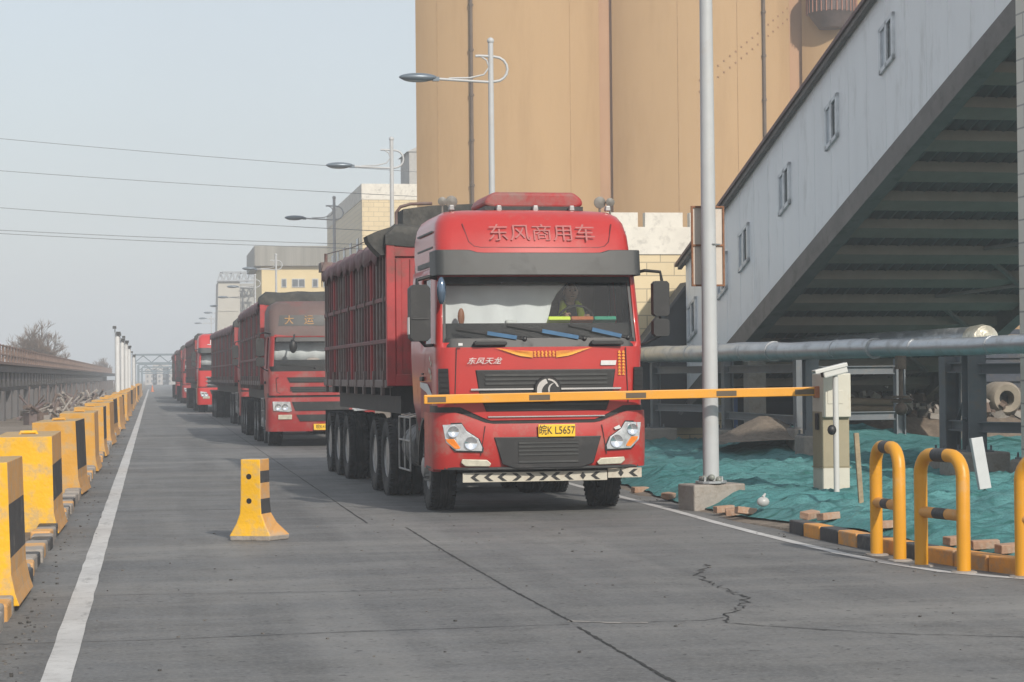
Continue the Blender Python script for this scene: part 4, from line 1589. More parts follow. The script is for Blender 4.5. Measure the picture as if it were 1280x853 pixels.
    if style == 'tall':
        sfy = lambda x, z: yt + .12 / (fz - .25 - z1 - .2) * (z - z1 - .2) + .06 * min(1, abs(x)) ** 2
        for ch, x in (('上', -.62), ('汽', -.18)):
            lettering(ch, .36, WHITE, fa, (x, sfy(x, 3.25) - .03, 3.26), (rad(90 - 14), 0, 0))
        v = MB()
        wrap(v, 1.21, .06, .06, .16, .35, 2.76, 3.0, 3, lambda z, t: .1 * t)
        v.build('sun_visor', DARKPL, root, smooth=40)
    tractor_common(root, 1.22, 1.42, (4.72, 6.05), 6.7, second, False)
    MB().box((0, yb - .02, 1.9), (2.3, .04, 1.8)).build('cab_back_wall', P['paint'], root)
    trailer(root, tl[0], tl[1], 1.45, 3.42 if style != 'plain' else 3.35, (tl[1] - 3.4, tl[1] - 2.1, tl[1] - .8), hoop=False, tarph=.32, sidemat=BOXDARK)
    tag(root, label, 'truck', 'trucks queuing along the road')
    return root


lead = truck_lead()
truck_plain('grey', (3.9, 49.4, 0), rad(.3), 'red semi truck with dusty grey fairing and gold lettering, just behind the lead truck', tl=(3.0, 14.0), second=3.0)
truck_plain('plain', (4.12, 70, 0), rad(1.2), 'semi truck mostly hidden between the grey-fairing truck and the bright red one', tl=(3.4, 20), second=3.1)
truck_plain('tall', (3.32, 99, 0), rad(.8), 'bright red tall-roofed semi truck with white lettering and chrome bars', tl=(3.3, 18))
truck_plain('plain', (3.08, 133, 0), rad(.5), 'small dark maroon truck seen behind the bright red truck', tl=(3.3, 18))
truck_plain('plain', (2.95, 158, 0), rad(.3), 'farthest maroon truck at the very end of the queue', tl=(3.3, 18))


def person_driver():
    yaw = rad(1.2)
    root_m = Matrix.Translation((4.51, 24.3, 0)) @ Matrix.Rotation(yaw, 4, 'Z') @ Matrix.Translation((0, -.25, 0))
    J = [(.55, 1.36, 1.93), (.55, 1.36, 2.12), (.55, 1.33, 2.3), (.55, 1.29, 2.44), (.55, 1.25, 2.53),       # pelvis..neck 0-4
         (.37, 1.3, 2.41), (.31, 1.12, 2.2), (.38, .93, 2.32), (.4, .88, 2.34),                             # right arm 5-8
         (.73, 1.3, 2.41), (.79, 1.12, 2.2), (.70, .93, 2.30), (.68, .88, 2.32),                            # left arm 9-12
         (.44, 1.2, 1.9), (.42, .85, 1.92), (.42, .78, 1.62), (.66, 1.2, 1.9), (.68, .85, 1.92), (.68, .78, 1.62)]
    RAD = [.15, .14, .15, .12, .055, .075, .052, .042, .04, .075, .052, .042, .04, .1, .075, .06, .1, .075, .06]
    E = [(0, 1), (1, 2), (2, 3), (3, 4), (3, 5), (5, 6), (6, 7), (7, 8), (3, 9), (9, 10), (10, 11), (11, 12), (0, 13), (13, 14), (14, 15), (0, 16), (16, 17), (17, 18)]
    me = bpy.data.meshes.new('person')
    me.from_pydata(J, E, [])
    o = bpy.data.objects.new('person', me)
    COL.objects.link(o)
    sk = o.modifiers.new('skin', 'SKIN')
    for i, r in enumerate(RAD):
        me.skin_vertices[0].data[i].radius = (r, r)
    me.skin_vertices[0].data[0].use_root = True
    o.modifiers.new('sub', 'SUBSURF').levels = 2
    o.modifiers['sub'].render_levels = 2
    me.materials.append(CLOTH)
    o.matrix_world = root_m
    h = MB()
    h.ball((.55, 1.2, 2.64), .1, 12, sq=(.82, .98, 1.2))
    h.ball((.55, 1.1, 2.63), .018, 6, sq=(.8, 1.2, 1.4))
    for s in (-1, 1):
        h.ball((.55 + s * .085, 1.21, 2.64), .025, 6, sq=(.4, .8, 1.3))
    h.tube([(.55, 1.24, 2.5), (.55, 1.21, 2.6)], .05, 10)
    hd2 = h.build('head', SKIN, o, smooth=60)
    fc = MB()
    for s in (-1, 1):
        fc.ball((.55 + s * .032, 1.108, 2.655), .011, 6)
    fc.box((.55, 1.112, 2.585), (.045, .012, .01))
    fc.build('face', HAIR, hd2)
    MB().ball((.55, 1.225, 2.69), .1, 10, sq=(.88, .95, .85)).build('hair', HAIR, o, smooth=60)
    vst = MB()
    for s in (-1, 1):
        vst.tube([(.55 + s * .1, 1.155, 2.0), (.55 + s * .105, 1.145, 2.2), (.55 + s * .12, 1.16, 2.36), (.55 + s * .1, 1.2, 2.47), (.55 + s * .09, 1.3, 2.52)], [.05, .052, .05, .042, .03], 8)
    vst.build('vest', HIVIS, o, smooth=60)
    for s, hx, hzz in ((-1, .4, 2.34), (1, .68, 2.32)):
        hand = MB()
        hand.ball((hx, .87, hzz), .042, 8, sq=(.7, .9, 1.1))
        for i in range(4):
            z = hzz + .03 - .02 * i
            hand.tube([(hx, .86, z), (hx + s * .01, .815, z), (hx - s * .015, .79, z - .004), (hx - s * .03, .80, z - .008)], [.01, .0095, .009, .007], 6)
        hand.tube([(hx - s * .02, .87, hzz + .03), (hx - s * .045, .83, hzz + .035), (hx - s * .05, .80, hzz + .02)], [.011, .01, .008], 6)
        hand.build('hand', SKIN, o, smooth=60)
    tag(o, 'driver in a lime vest and dark jacket behind the lead truck wheel', 'person')


person_driver()
# ------------------------------------------------------------------ street furniture near the camera
ORD = ['nearest', 'second', 'third', 'fourth', 'fifth', 'sixth', 'seventh', 'eighth', 'ninth', 'tenth', 'eleventh', 'twelfth', 'thirteenth', 'fourteenth', 'fifteenth', 'sixteenth', 'seventeenth', 'eighteenth', 'nineteenth', 'twentieth', 'twenty-first', 'twenty-second', 'twenty-third', 'twenty-fourth', 'twenty-fifth', 'twenty-sixth', 'twenty-seventh', 'twenty-eighth']


def barrier_mesh(variant):
    """concrete block with painted faces: yellow ends, roadside face banded orange and black"""
    b = MB()
    H_, L = 1.02, 1.5
    bands = [(0, .34, 1), (.34, .72, 2), (.72, H_, 1)] if variant == 0 else [(0, .34, 1), (.34, H_, 2)] if variant == 1 else [(0, H_, 1)]
    wx = lambda z: .31 + .05 * max(0, 1 - z / .22) ** 1.5 - .012 * z
    zs = sorted({0, .08, .22} | {a for a, _, _ in bands} | {c for _, c, _ in bands})
    nz = len(zs)
    vs = []
    for z in zs:
        w_ = wx(z)
        vs += [(-w_, -L / 2, z), (w_, -L / 2, z), (w_, L / 2, z), (-w_, L / 2, z)]
    for i in range(nz - 1):
        zm = (zs[i] + zs[i + 1]) / 2
        k = next(k for a, c, k in bands if a <= zm < c)
        q = i * 4
        b.add(vs[q:q + 8], [(0, 1, 5, 4)], 0)
        b.add(vs[q:q + 8], [(1, 2, 6, 5)], k)
        b.add(vs[q:q + 8], [(2, 3, 7, 6), (3, 0, 4, 7)], 0)
    b.add(vs[-4:], [(0, 1, 2, 3)], 3)
    b.add(vs[:4], [(3, 2, 1, 0)], 0)
    # lifting eye on the top
    b.k = 0
    b.tube([(-.1, 0, H_ - .03), (-.08, 0, H_ + .02), (.08, 0, H_ + .02), (.1, 0, H_ - .03)], .022, 6)
    return b


TOPC = mat('scuffed_block_top', (.42, .28, .12), .75, 0, .25, 5., dirt=((.3, .25, .2), .4, 5.), bump=.2)
OYEL = mat('faded_yellow_paint', (.56, .28, .035), .6, 0, .16, 2.5, dirt=((.36, .28, .18), .42, 5.), bump=.15, bscale=25)
protos = [barrier_mesh(i).build('barrier_block', [YEL if i == 0 else OYEL, ORG, BLK, TOPC], bevel=.022, seg=2) for i in range(3)]
SEQ = [0, 0, 1, 2, 1, 2, 1, 2, 1, 2, 2, 2, 1, 2, 2, 2, 1, 2, 2, 1, 2, 2, 2, 1, 2, 2, 2]
used = set()
for i, v in enumerate(SEQ):
    o = protos[v]
    if v in used:
        o = protos[v].copy()
        COL.objects.link(o)
    used.add(v)
    y = 16.1 + 7.35 * i + (rnd.uniform(-.3, .3) if i > 2 else 0)
    o.location = (-1.29 + (rnd.uniform(-.05, .05) if i > 2 else 0) - .03 * (i == 1), y, .03)
    o.rotation_euler = (rnd.uniform(-.015, .015), rnd.uniform(-.03, .02), rnd.uniform(-.07, -.01) if i > 1 else (-.02 if i else -.01))
    if i < 14:
        lab = '%s yellow concrete barrier block along the left kerb, counting from the camera' % ORD[i]
        if i == 0: lab = 'nearest yellow concrete barrier block, cut by the left edge of the photo'
        if i == 1: lab = 'bright yellow barrier block with black roadside patch, second along the left kerb'
    else:
        lab = 'small distant yellow barrier block in the tight run before the gantries'
    tag(o, lab, 'barrier', 'yellow barrier blocks along the left kerb')

# the loose block standing in the carriageway
jb = MB()
prof = [(-.19, 0), (.19, 0), (.20, .05), (.13, .17), (.112, .27), (.105, .82), (-.105, .82), (-.112, .27), (-.13, .17), (-.20, .05)]
zs = [0, .05, .17, .27, .42, .58, .70, .82]
hw_ = {0: .21, .05: .22, .17: .155, .27: .118, .42: .11, .58: .108, .70: .106, .82: .105}
dp = {0: .22, .05: .22, .17: .15, .27: .125, .42: .12, .58: .12, .70: .12, .82: .12}
vs = []
for z in zs:
    a, d = hw_[z], dp[z]
    vs += [(-a, -.13 - (d - .12) * .25, z), (a, -.13 - (d - .12) * .25, z), (a + (d - .12) * .9, .13 + (d - .12) * .3, z), (-a, .13 + (d - .12) * .3, z)]
side = [3, 3, 1, 2, 2, 1, 2]
side = [3, 1, 1, 2, 1, 2, 1]
for i in range(len(zs) - 1):
    q = vs[i * 4:i * 4 + 8]
    jb.add(q, [(0, 1, 5, 4)], 3 if i == 0 else 0)
    jb.add(q, [(1, 2, 6, 5)], side[i])
    jb.add(q, [(2, 3, 7, 6), (3, 0, 4, 7)], 0)
jb.add(vs[-4:], [(0, 1, 2, 3)], 3)
jb.add(vs[:4], [(3, 2, 1, 0)], 3)
cp = gnd(320, 676)
lb = jb.build('barrier_block', [YEL, ORG, BLK, CONC], bevel=.012, loc=(cp.x, cp.y + .1, 0), rz=rad(-24))
tag(lb, 'loose yellow and black concrete block with two holes standing alone in the road', 'barrier')
for z in (.40, .645):
    MB().lathe([(.028, -.1335), (.024, -.12), (.001, -.12)], (-.015, 0, z), 'y', 16).build('hole', INK, lb)

# grit swept to the edges of the road
gt_ = MB()
for i in range(260):
    yy = 9 + 55 * rnd.random() ** 2
    xx = -.9 + abs(rnd.gauss(0, .12)) if i % 5 < 3 else 6.22 + rnd.gauss(0, .14)
    if xx > 3 and not 15.8 < yy < 40:
        xx = -.88 + abs(rnd.gauss(0, .1))
    r_ = rnd.uniform(.004, .012)
    gt_.k = rnd.randrange(2)
    gt_.box((xx, yy, r_ * .5), (r_ * 2, r_ * 1.6, r_), rnd.uniform(0, 3))
for i in range(90):
    xx, yy = rnd.uniform(-.4, 5.8), 11 + 14 * rnd.random()
    r_ = rnd.uniform(.004, .011)
    gt_.k = rnd.randrange(2)
    gt_.box((xx, yy, r_ * .5), (r_ * 2, r_ * 1.6, r_), rnd.uniform(0, 3))
tag(gt_.build('gravel', [mat('grey_grit', (.13, .12, .11), .9), mat('dark_grit', (.06, .057, .054), .9)]), 'loose grit swept along the kerbs and over the road', 'grit', kind='stuff')

# boom gate: cabinet with its arm
gx = at(1036, 600, 24.35)
GB = empty('barrier_gate', (gx.x, 24.25, .12), 0, 'beige barrier gate cabinet with its yellow boom lowered across the road', 'barrier gate')
CREAM = mat('cream_enamel', (.52, .495, .42), .45, 0, .06, 3., dirt=((.42, .36, .27), .25, 3.))
BEIGE = mat('beige_enamel', (.29, .25, .165), .5, 0, .08, 3., dirt=((.3, .24, .15), .25, 3.))
c = MB()
c.box((0, 0, .19), (.34, .36, .38), k=0)
c.box((0, 0, .72), (.34, .36, .66), k=1)
c.build('cabinet', [CREAM, BEIGE], GB, bevel=.008)
c = MB()
c.prism([(-.165, .98), (.175, .98), (.175, 1.50), (-.165, 1.50)], 'y', -.24, .2)
hdm = c.build('head_box', CREAM, GB, bevel=.012)
pl_ = MB()
pl_.box((-.02, -.243, 1.22), (.19, .008, .16))
pl_.build('hatch', CREAM, hdm, bevel=.004)
MB().box((.0, -.0, .385), (.368, .368, .012)).build('seam', BEIGE, GB)
MB().box((-.19, -.05, .93), (.02, .1, .2)).build('box_lock', BLACKPL, GB, bevel=.01)
MB().box((.0, .02, -.06), (.55, .6, .12)).build('plinth', CONC, GB, bevel=.02)
arm = MB()
x1, x0 = -.18, -4.9
za, zb_ = 1.29, 1.245
arm.bar((x1, -.05, za), (x0, -.05, zb_), .045, .105, up=(0, 0, 1))
boom = arm.build('boom', mat('boom_yellow', (.66, .29, .02), .4, 0, .06, 2., dirt=((.5, .3, .12), .15, 3.)), GB, bevel=.008)
def boomx(px):
    return at(px, 492, 24.2).x - gx.x
for a, b in ((534, 557), (661, 687), (782, 807), (895, 920), (993, 1017)):
    xa, xb = boomx(a), boomx(b)
    t0, t1 = (xa - x1) / (x0 - x1), (xb - x1) / (x0 - x1)
    MB().bar((xa, -.05, za + (zb_ - za) * t0 - .004), (xb, -.05, za + (zb_ - za) * t1 - .004), .052, .062, up=(0, 0, 1)).build('black_band', mat('boom_black', (.095, .065, .035), .5), boom)
MB().box((-.16, -.05, 1.28), (.12, .09, .14)).build('arm_clamp', mat('clamp_red', (.35, .12, .05), .5), GB, bevel=.01)

# plate camera on its own white pole in front of the cabinet
kp = at(1046, 622, 23.75)
KC = empty('camera_pole', (kp.x, 23.75, .1), 0, 'white pole with a hooded plate camera in front of the gate cabinet', 'camera')
WENAM = mat('white_enamel', (.52, .515, .49), .4, 0, .05, 3., dirt=((.5, .46, .4), .2, 4.))
MB().tube([(0, 0, 0), (0, 0, 1.48)], .034, 14).lathe([(.08, 0), (.08, .015), (.034, .02)], (0, 0, 0), 'z', 14).build('pole', WENAM, KC, smooth=40)
cm = MB()
Rm = Matrix.Rotation(rad(-13), 3, 'Y') @ Matrix.Rotation(rad(0), 3, 'Z')
P0 = Vector((-.02, -.02, 1.545))
cm.box(P0, (.30, .11, .10), rot=Rm)
cam_ = cm.build('camera_housing', WENAM, KC, bevel=.015)
cm = MB()
cm.box(P0 + Rm @ Vector((-.045, 0, .062)), (.40, .135, .014), rot=Rm)
cm.box(P0 + Rm @ Vector((-.045, -.066, .045)), (.40, .008, .04), rot=Rm)
cm.box(P0 + Rm @ Vector((-.045, .066, .045)), (.40, .008, .04), rot=Rm)
cm.build('sun_hood', WENAM, cam_, bevel=.004)
MB().box(P0 + Rm @ Vector((-.152, 0, 0)), (.008, .08, .07), rot=Rm).build('lens', INK, cam_)
MB().tube([(0, 0, 1.45), (0, 0, 1.51)], .028, 10).build('camera_bracket', GALV, KC)
fl = MB()
fl.ball((-.06, -.03, .86), .055, 8, sq=(1, .8, 1.1))
fl.tube([(0, 0, .92), (-.06, -.02, .9)], .012, 6)
fl.build('fill_lamp', BLACKPL, KC, smooth=50)
hp = MB()
hp.tube([(.033, .02, .95), (.18, .05, .93), (.2, .05, .90), (.2, .05, .93)], .012, 6)
# wooden stake with a rag next to it
sk = on_net(1077, 628)
o = MB().bar((0, 0, -.1), (-.045, .02, .74), .05, .035).build('wooden_stake', mat('weathered_wood', (.28, .22, .14), .85, 0, .3, 6., bump=.3), loc=sk)
tag(o, 'weathered wooden stake standing in the net right of the gate cabinet', 'stake')

# hoop bollards on the kerb
def hoop(px0, py0, px1, py1, h, lab, full=True):
    a, b = gnd(px0, py0), gnd(px1, py1)
    if not full:
        b = a + Vector((.34, -.55, 0))
    root = empty('hoop_bollard', a, math.atan2(b.y - a.y, b.x - a.x), lab, 'bollard', 'yellow hoop bollards at the corner kerb')
    W = (b - a).length
    r = .056
    pts = [(0, 0, -.05), (0, 0, .2), (0, 0, h - .22)]
    q = .17
    for i in range(7):
        t = math.pi / 2 * i / 6
        pts.append((q - q * math.cos(t), 0, h - r - q + q * math.sin(t)))
    for i in range(7):
        t = math.pi / 2 * i / 6
        pts.append((W - q + q * math.sin(t), 0, h - r - q + q * math.cos(t)))
    pts += [(W, 0, h - .22), (W, 0, .2), (W, 0, -.05)]
    YB = mat('bollard_yellow', (.62, .28, .012), .42, 0, .08, 2., dirt=((.5, .3, .12), .2, 4.))
    MB().tube(pts, r, 18).build('hoop', YB, root, smooth=50)
    zc = h * .46
    MB().tube([(.02, 0, zc), (W - .02, 0, zc)], r * .82, 14).build('crossbar', mat('crossbar_orange', (.58, .27, .06), .5, 0, .1, 3., dirt=((.4, .3, .2), .3, 4.)), root, smooth=50)
    for zz, rr in ((h - r, r * 1.02), (zc, r * .845)):
        MB().tube([(W * .36, 0, zz), (W * .64, 0, zz)], rr, 18).build('black_band', BLK, root, smooth=50)
    for x in (0, W):
        MB().lathe([(.11, 0), (.10, .012), (.07, .016)], (x, 0, 0), 'z', 16).build('foot', CONC, root)
    return root


hoop(1096, 694, 1125, 701, 1.03, 'narrower yellow hoop bollard beside the gate cabinet, farthest of three')
hoop(1152, 708, 1205, 716, 1.0, 'wider yellow hoop bollard with black bands, middle of the three')
hoop(1278, 722, 1300, 735, 1.0, 'yellow hoop bollard cut by the right edge of the photo', False)

# white pole on its block, with the back of a sign strapped to it
pp = gnd(889, 608, .28)
WP = empty('lamp_post', (pp.x, pp.y, .26), 0, 'tall white post on a concrete block beside the lead truck', 'post')
MB().tube([(0, 0, 0), (0, 0, 4), (0, 0, 9.5)], [.098, .085, .062], 20).build('pole', LPOST, WP, smooth=50)
fb = MB()
fb.box((.02, .06, -.13), (.70, .42, .36), rz=rad(14))
fb.build('footing', CONC, WP, bevel=.02)
fl = MB()
fl.lathe([(.19, 0.06), (.19, .085), (.1, .09)], (0, 0, 0), 'z', 16)
for i in range(4):
    a = math.pi / 4 + math.pi / 2 * i
    fl.tube([(.15 * math.cos(a), .15 * math.sin(a), .06), (.15 * math.cos(a), .15 * math.sin(a), .14)], .014, 6)
fl.build('base_flange', GALV, WP)
wb = MB()
for i in range(7):
    a = i * .9
    wb.ball((.11 * math.cos(a), .11 * math.sin(a), .1 + .015 * (i % 3)), .045, 6, sq=(1, 1.2, .9))
wb.build('wrapping', mat('plastic_wrap', (.2, .21, .185), .35, 0, .3, 12), WP, smooth=60)
sg = at(885, 308, pp.y + .16)
SG = empty('sign_panel', (sg.x, sg.y, sg.z), rad(0), 'rusty-framed pale sign panel strapped behind the white post', 'sign')
MB().box((-.005, 0, 0), (.375, .012, .93)).build('panel', mat('aged_sign_back', (.52, .46, .40), .5, 0, .06, 3., dirt=((.4, .28, .18), .15, 6.)), SG)
fr = MB()
for x in (-.2, .19):
    fr.box((x, -.01, 0), (.022, .03, .97))
for z in (-.475, .01, .475):
    fr.box((-.005, -.012, z), (.40, .03, .022))
fr.build('frame', mat('rusty_angle_iron', (.22, .10, .05), .8, .1, .35, 10., bump=.3), SG)
MB().tube([(-.105, -.16, .01), (-.1, -.07, .01), (0, -.055, .01), (.1, -.07, .01), (.105, -.16, .01), (.0, -.255, .01), (-.105, -.16, .01)], .01, 6).build('strap', RIM, SG)

# loose bricks holding the net down
BRICK = mat('loose_brick', (.36, .22, .145), .85, 0, .2, 8., dirt=((.34, .29, .24), .4, 8.), bump=.4)
for (px, py, rz, lab) in ((800, 615, .3, 'small brick at the net edge beside the lead truck wheel'), (835, 624, .9, 'dark brick left of the white post block'), (905, 640, .2, 'brick holding the net, leftmost of three near the line'),
                          (920, 643, -.2, 'middle of three bricks holding the net near the line'), (932, 648, .1, 'largest brick of three on the net edge near the line'),
                          (1012, 648, .7, 'grey brick on the net just below the gate cabinet'), (1036, 650, .4, 'orange brick lying on the net behind the striped kerb'), (1112, 664, .1, 'brick between the posts of the farthest hoop'),
                          (1196, 681, .3, 'brick under the middle hoop bollard'), (1232, 686, -.2, 'flat brick behind the kerb right of the middle hoop'), (1262, 690, .2, 'brick nearest the right hoop bollard')):
    p = on_net(px, py)
    b = MB().box((0, 0, .035), (.23, .11, .075)).build('brick', BRICK, bevel=.008, loc=(p.x, p.y, p.z - .005), rz=rz)
    b.rotation_euler = (rnd.uniform(-.15, .15), rnd.uniform(-.15, .15), rz)
    tag(b, lab, 'brick', 'bricks weighing down the net')
p = on_net(954, 634)
wb = MB()
wb.ball((0, 0, .05), .065, 10, sq=(1.1, .8, .85))
wb.tube([(0, 0, .1), (.03, .01, .14)], [.022, .01], 6)
o = wb.build('plastic_bag', mat('white_plastic_bag', (.38, .38, .37), .35, 0, .1, 9.), smooth=70, loc=p)
tag(o, 'small knotted white plastic bag lying on the net', 'bag')

# ------------------------------------------------------------------ pipe rack
RK = empty('pipe_rack', (10.6, 35, 0), 0, 'grey steel rack of columns and beams on concrete footings under the silver pipe', 'pipe rack')


def rl_(p):
    return (p[0] - 10.6, p[1] - 35, p[2])


def column(px, y, zt, w_, zf, fw, fd, turned=False):
    p = at(px, 465, y)
    x = p.x
    c = MB()
    h = w_
    z0 = zf
    for o_ in (-h / 2 + .012, h / 2 - .012):
        c.box(rl_((x + (0 if turned else o_), y + (o_ if turned else 0), (z0 + zt) / 2)), (h, .022, zt - z0) if turned else (.022, h, zt - z0))
    c.box(rl_((x, y, (z0 + zt) / 2)), (.02, h - .03, zt - z0) if turned else (h - .03, .02, zt - z0))
    c.build('column', STEEL, RK)
    f = MB()
    f.box(rl_((x, y, zf / 2 - .15)), (fw, fd, zf + .3))
    fo = f.build('footing', CONC, RK, bevel=.03)
    pl2 = MB()
    pl2.box(rl_((x, y, zf + .012)), (w_ + .14, w_ + .14, .024))
    for sx in (-1, 1):
        for sy in (-1, 1):
            pl2.tube([rl_((x + sx * (w_ / 2 + .04), y + sy * (w_ / 2 + .04), zf)), rl_((x + sx * (w_ / 2 + .04), y + sy * (w_ / 2 + .04), zf + .09))], .016, 6)
    pl2.build('base_plate', STEEL, RK)
    return Vector((x, y, 0))


A = column(819, 43.5, 1.93, .19, .48, .75, .75)
A2 = column(837, 46.0, 1.95, .19, .45, .6, .6)
B = column(909, 40.2, 1.9, .2, .52, .55, .6)
C_ = column(1013, 33.2, 1.88, .22, .60, .42, .5, True)
C2 = column(1000, 35.2, 1.88, .2, .66, .4, .5)
D = column(1217, 27.6, 1.86, .26, .52, .85, .5, True)
D2 = column(1187, 28.9, 1.84, .24, .48, .7, .5)
E_ = column(1124, 35.5, 1.85, .17, .3, .5, .5)


def beam(p, q, z, k='beam'):
    b = MB()
    d = Vector((q.x - p.x, q.y - p.y, 0)).normalized() * .12
    a, c = Vector(p) + d, Vector(q) - d
    for dz, w_, h in ((.065, .13, .016), (-.065, .13, .016), (0, .016, .13)):
        b.bar(rl_((a.x, a.y, z + dz)), rl_((c.x, c.y, z + dz)), w_, h, up=(0, 0, 1))
    b.build(k, STEEL, RK)


F_ = column(1290, 26.75, 1.86, .22, .44, .5, .4, True)
beam(A, B, 1.70)
beam(A, B, .92)
beam(B, C2, 1.70)
beam(B, C2, .80)
beam(C2, E_, .86)
beam(C2, E_, 1.66)
beam(D2, D, 1.68)
beam(D2, D, .86)
beam(D, F_, 1.66)
beam(D, F_, .86)
br = MB()
br.bar(rl_((D2.x + .1, D2.y, .9)), rl_((D.x + .05, D.y + .1, 1.6)), .05, .05)
br.bar(rl_((D2.x + .25, D2.y - .2, 1.62)), rl_((D.x - .1, D.y + .1, .95)), .05, .05)
br.build('brace', STEEL, RK)
cr = MB()
for p, z in ((A, 1.93), (B, 1.9), (C_, 1.88), (D, 1.86)):
    cr.box(rl_((p.x, p.y, z + .02)), (.45, .12, .05))
cr.build('pipe_saddle', STEEL, RK)

ALU = mat('aluminium_lagging', (.46, .48, .50), .36, .75, .12, 2.5, dirt=((.34, .33, .32), .3, 3.), bump=.12, bscale=5)
pa, pb = at(796, 444, 44.5), at(1300, 430, 24.0)
PI_ = empty('steam_pipe', (0, 0, 0), 0, 'long silver lagged pipe lying on the grey rack, in front', 'pipe')
n = 40
mb = MB()
def pr_(t):
    return .165 if t < .48 else .145 if t < .72 else .118
pts, rr = [], []
for i in range(n + 1):
    t = i / n
    p = pa.lerp(pb, t)
    p.z += .004 * math.sin(i * 1.7) + .008 * math.sin(i * .5)
    pts.append(p)
    rr.append(pr_(t))
mb.tube(pts, rr, 20)
mb.build('pipe', ALU, PI_, smooth=50)
dd = (pb - pa).normalized()
for t in (.06, .22, .40, .48, .64, .72, .80, .93):
    p = pa.lerp(pb, t)
    MB().tube([p - dd * .03, p + dd * .03], pr_(t - .01) + .008, 20).build('lagging_band', GALV, PI_, smooth=50)
vp = at(1126, 470, 30.5)
vm = MB()
vm.tube([vp + Vector((0, 0, .45)), vp + Vector((0, 0, -.42))], .035, 8)
vm.tube([vp + Vector((-.16, 0, -.38)), vp + Vector((.16, 0, -.38))], .03, 8)
vm.lathe([(.001, -.02), (.13, -.02), (.13, .02), (.001, .02)], vp + Vector((0, 0, -.32)), 'z', 14)
vm.ball(vp + Vector((0, 0, -.5)), .1, 8)
vm.box(vp + Vector((.0, 0, .25)), (.14, .1, .3))
vo = vm.build('valve', mat('rusty_valve', (.16, .12, .09), .7, .2, .4, 9.), PI_, smooth=40)
pc, pd = at(925, 441, 43.0), at(1228, 425, 33.5)
P2 = MB()
P2.tube([pc, pd], .23, 24)
bp2 = P2.build('steam_pipe', ALU, smooth=50)
tag(bp2, 'thicker silver pipe behind the front one, ending in a foil-wrapped cap', 'pipe')
d2 = (pd - pc).normalized()
cp_ = MB()
cp_.tube([pd - d2 * .25, pd, pd + d2 * .12, pd + d2 * .2], [.245, .26, .24, .12], 18)
cp_.build('end_cap', mat('crumpled_foil', (.62, .58, .48), .4, .5, .3, 9., bump=.8, bscale=8), bp2, smooth=30)
p = at(1196, 600, 26.9)
p = on_net(1231, 612)
o = MB().bar((0, 0, 0), (-.075, .06, .58), .14, .07, up=(0, 1, 0)).build('white_board', mat('dull_white_channel', (.45, .46, .46), .5, 0, .08), loc=p, bevel=.006)
tag(o, 'white channel leaning against the biggest grey column', 'board')
# ------------------------------------------------------------------ conveyor gallery
gd = ray(-6, 1529).normalized()            # runs down and away along the road
gq = ray(920, 415)
GP = Vector((gq.x * 42, gq.y * 42, EYE + gq.z * 42))   # a point on the lower left edge
gw = Vector((-gd.y, gd.x, 0)).normalized()
if gw.x < 0:
    gw = -gw
GW, GH, S0, S1 = 5.5, 2.8, -3.3, 15.3
gr_root = empty('conveyor_gallery', GP, 0, 'pale grey sheet-clad conveyor gallery sloping up to the right with dark open underside', 'gallery')


def G(s, wd, h):
    """gallery point relative to its root: s metres up the slope, wd across, h up"""
    return -gd * s + gw * wd + Vector((0, 0, h))


def gquad(mb, s0, s1, a, b, k=None):
    """slab between two (across, up) corners"""
    vs = [G(s, wd, h) for s in (s0, s1) for wd, h in (a, (b[0], a[1]), b, (a[0], b[1]))]
    mb.add(vs, [(0, 1, 2, 3), (7, 6, 5, 4), (0, 4, 5, 1), (1, 5, 6, 2), (2, 6, 7, 3), (3, 7, 4, 0)], k)


CLAD = mat('pale_sheet_cladding', (.80, .81, .82), .5, .0, .04, 1.2, dirt=((.60, .60, .59), .2, 2.5), stretch=(1, 1, .25))
GSTEEL = mat('gallery_steel', (.15, .135, .125), .6, .1, .2, 2., dirt=((.09, .08, .07), .3, 3.))
CONCB = mat('precast_beam', (.21, .172, .142), .85, 0, .15, 2., dirt=((.2, .17, .14), .3, 3.))
DECK = mat('ribbed_deck_sheet', (.09, .085, .082), .6, .2, .15, 2.)
wl = MB()
gquad(wl, S0, S1, (0, 0), (.06, GH), 0)
gquad(wl, S0, S1, (GW - .06, 0), (GW, GH), 0)
s = S0 + .25
while s < S1:                               # standing seams of the sheeting
    gquad(wl, s, s + .012, (-.006, .02), (0, GH - .02), 0)
    s += .84
gquad(wl, S1 - .06, S1, (.06, 0), (GW - .06, GH), 0)
wl.build('wall', CLAD, gr_root)
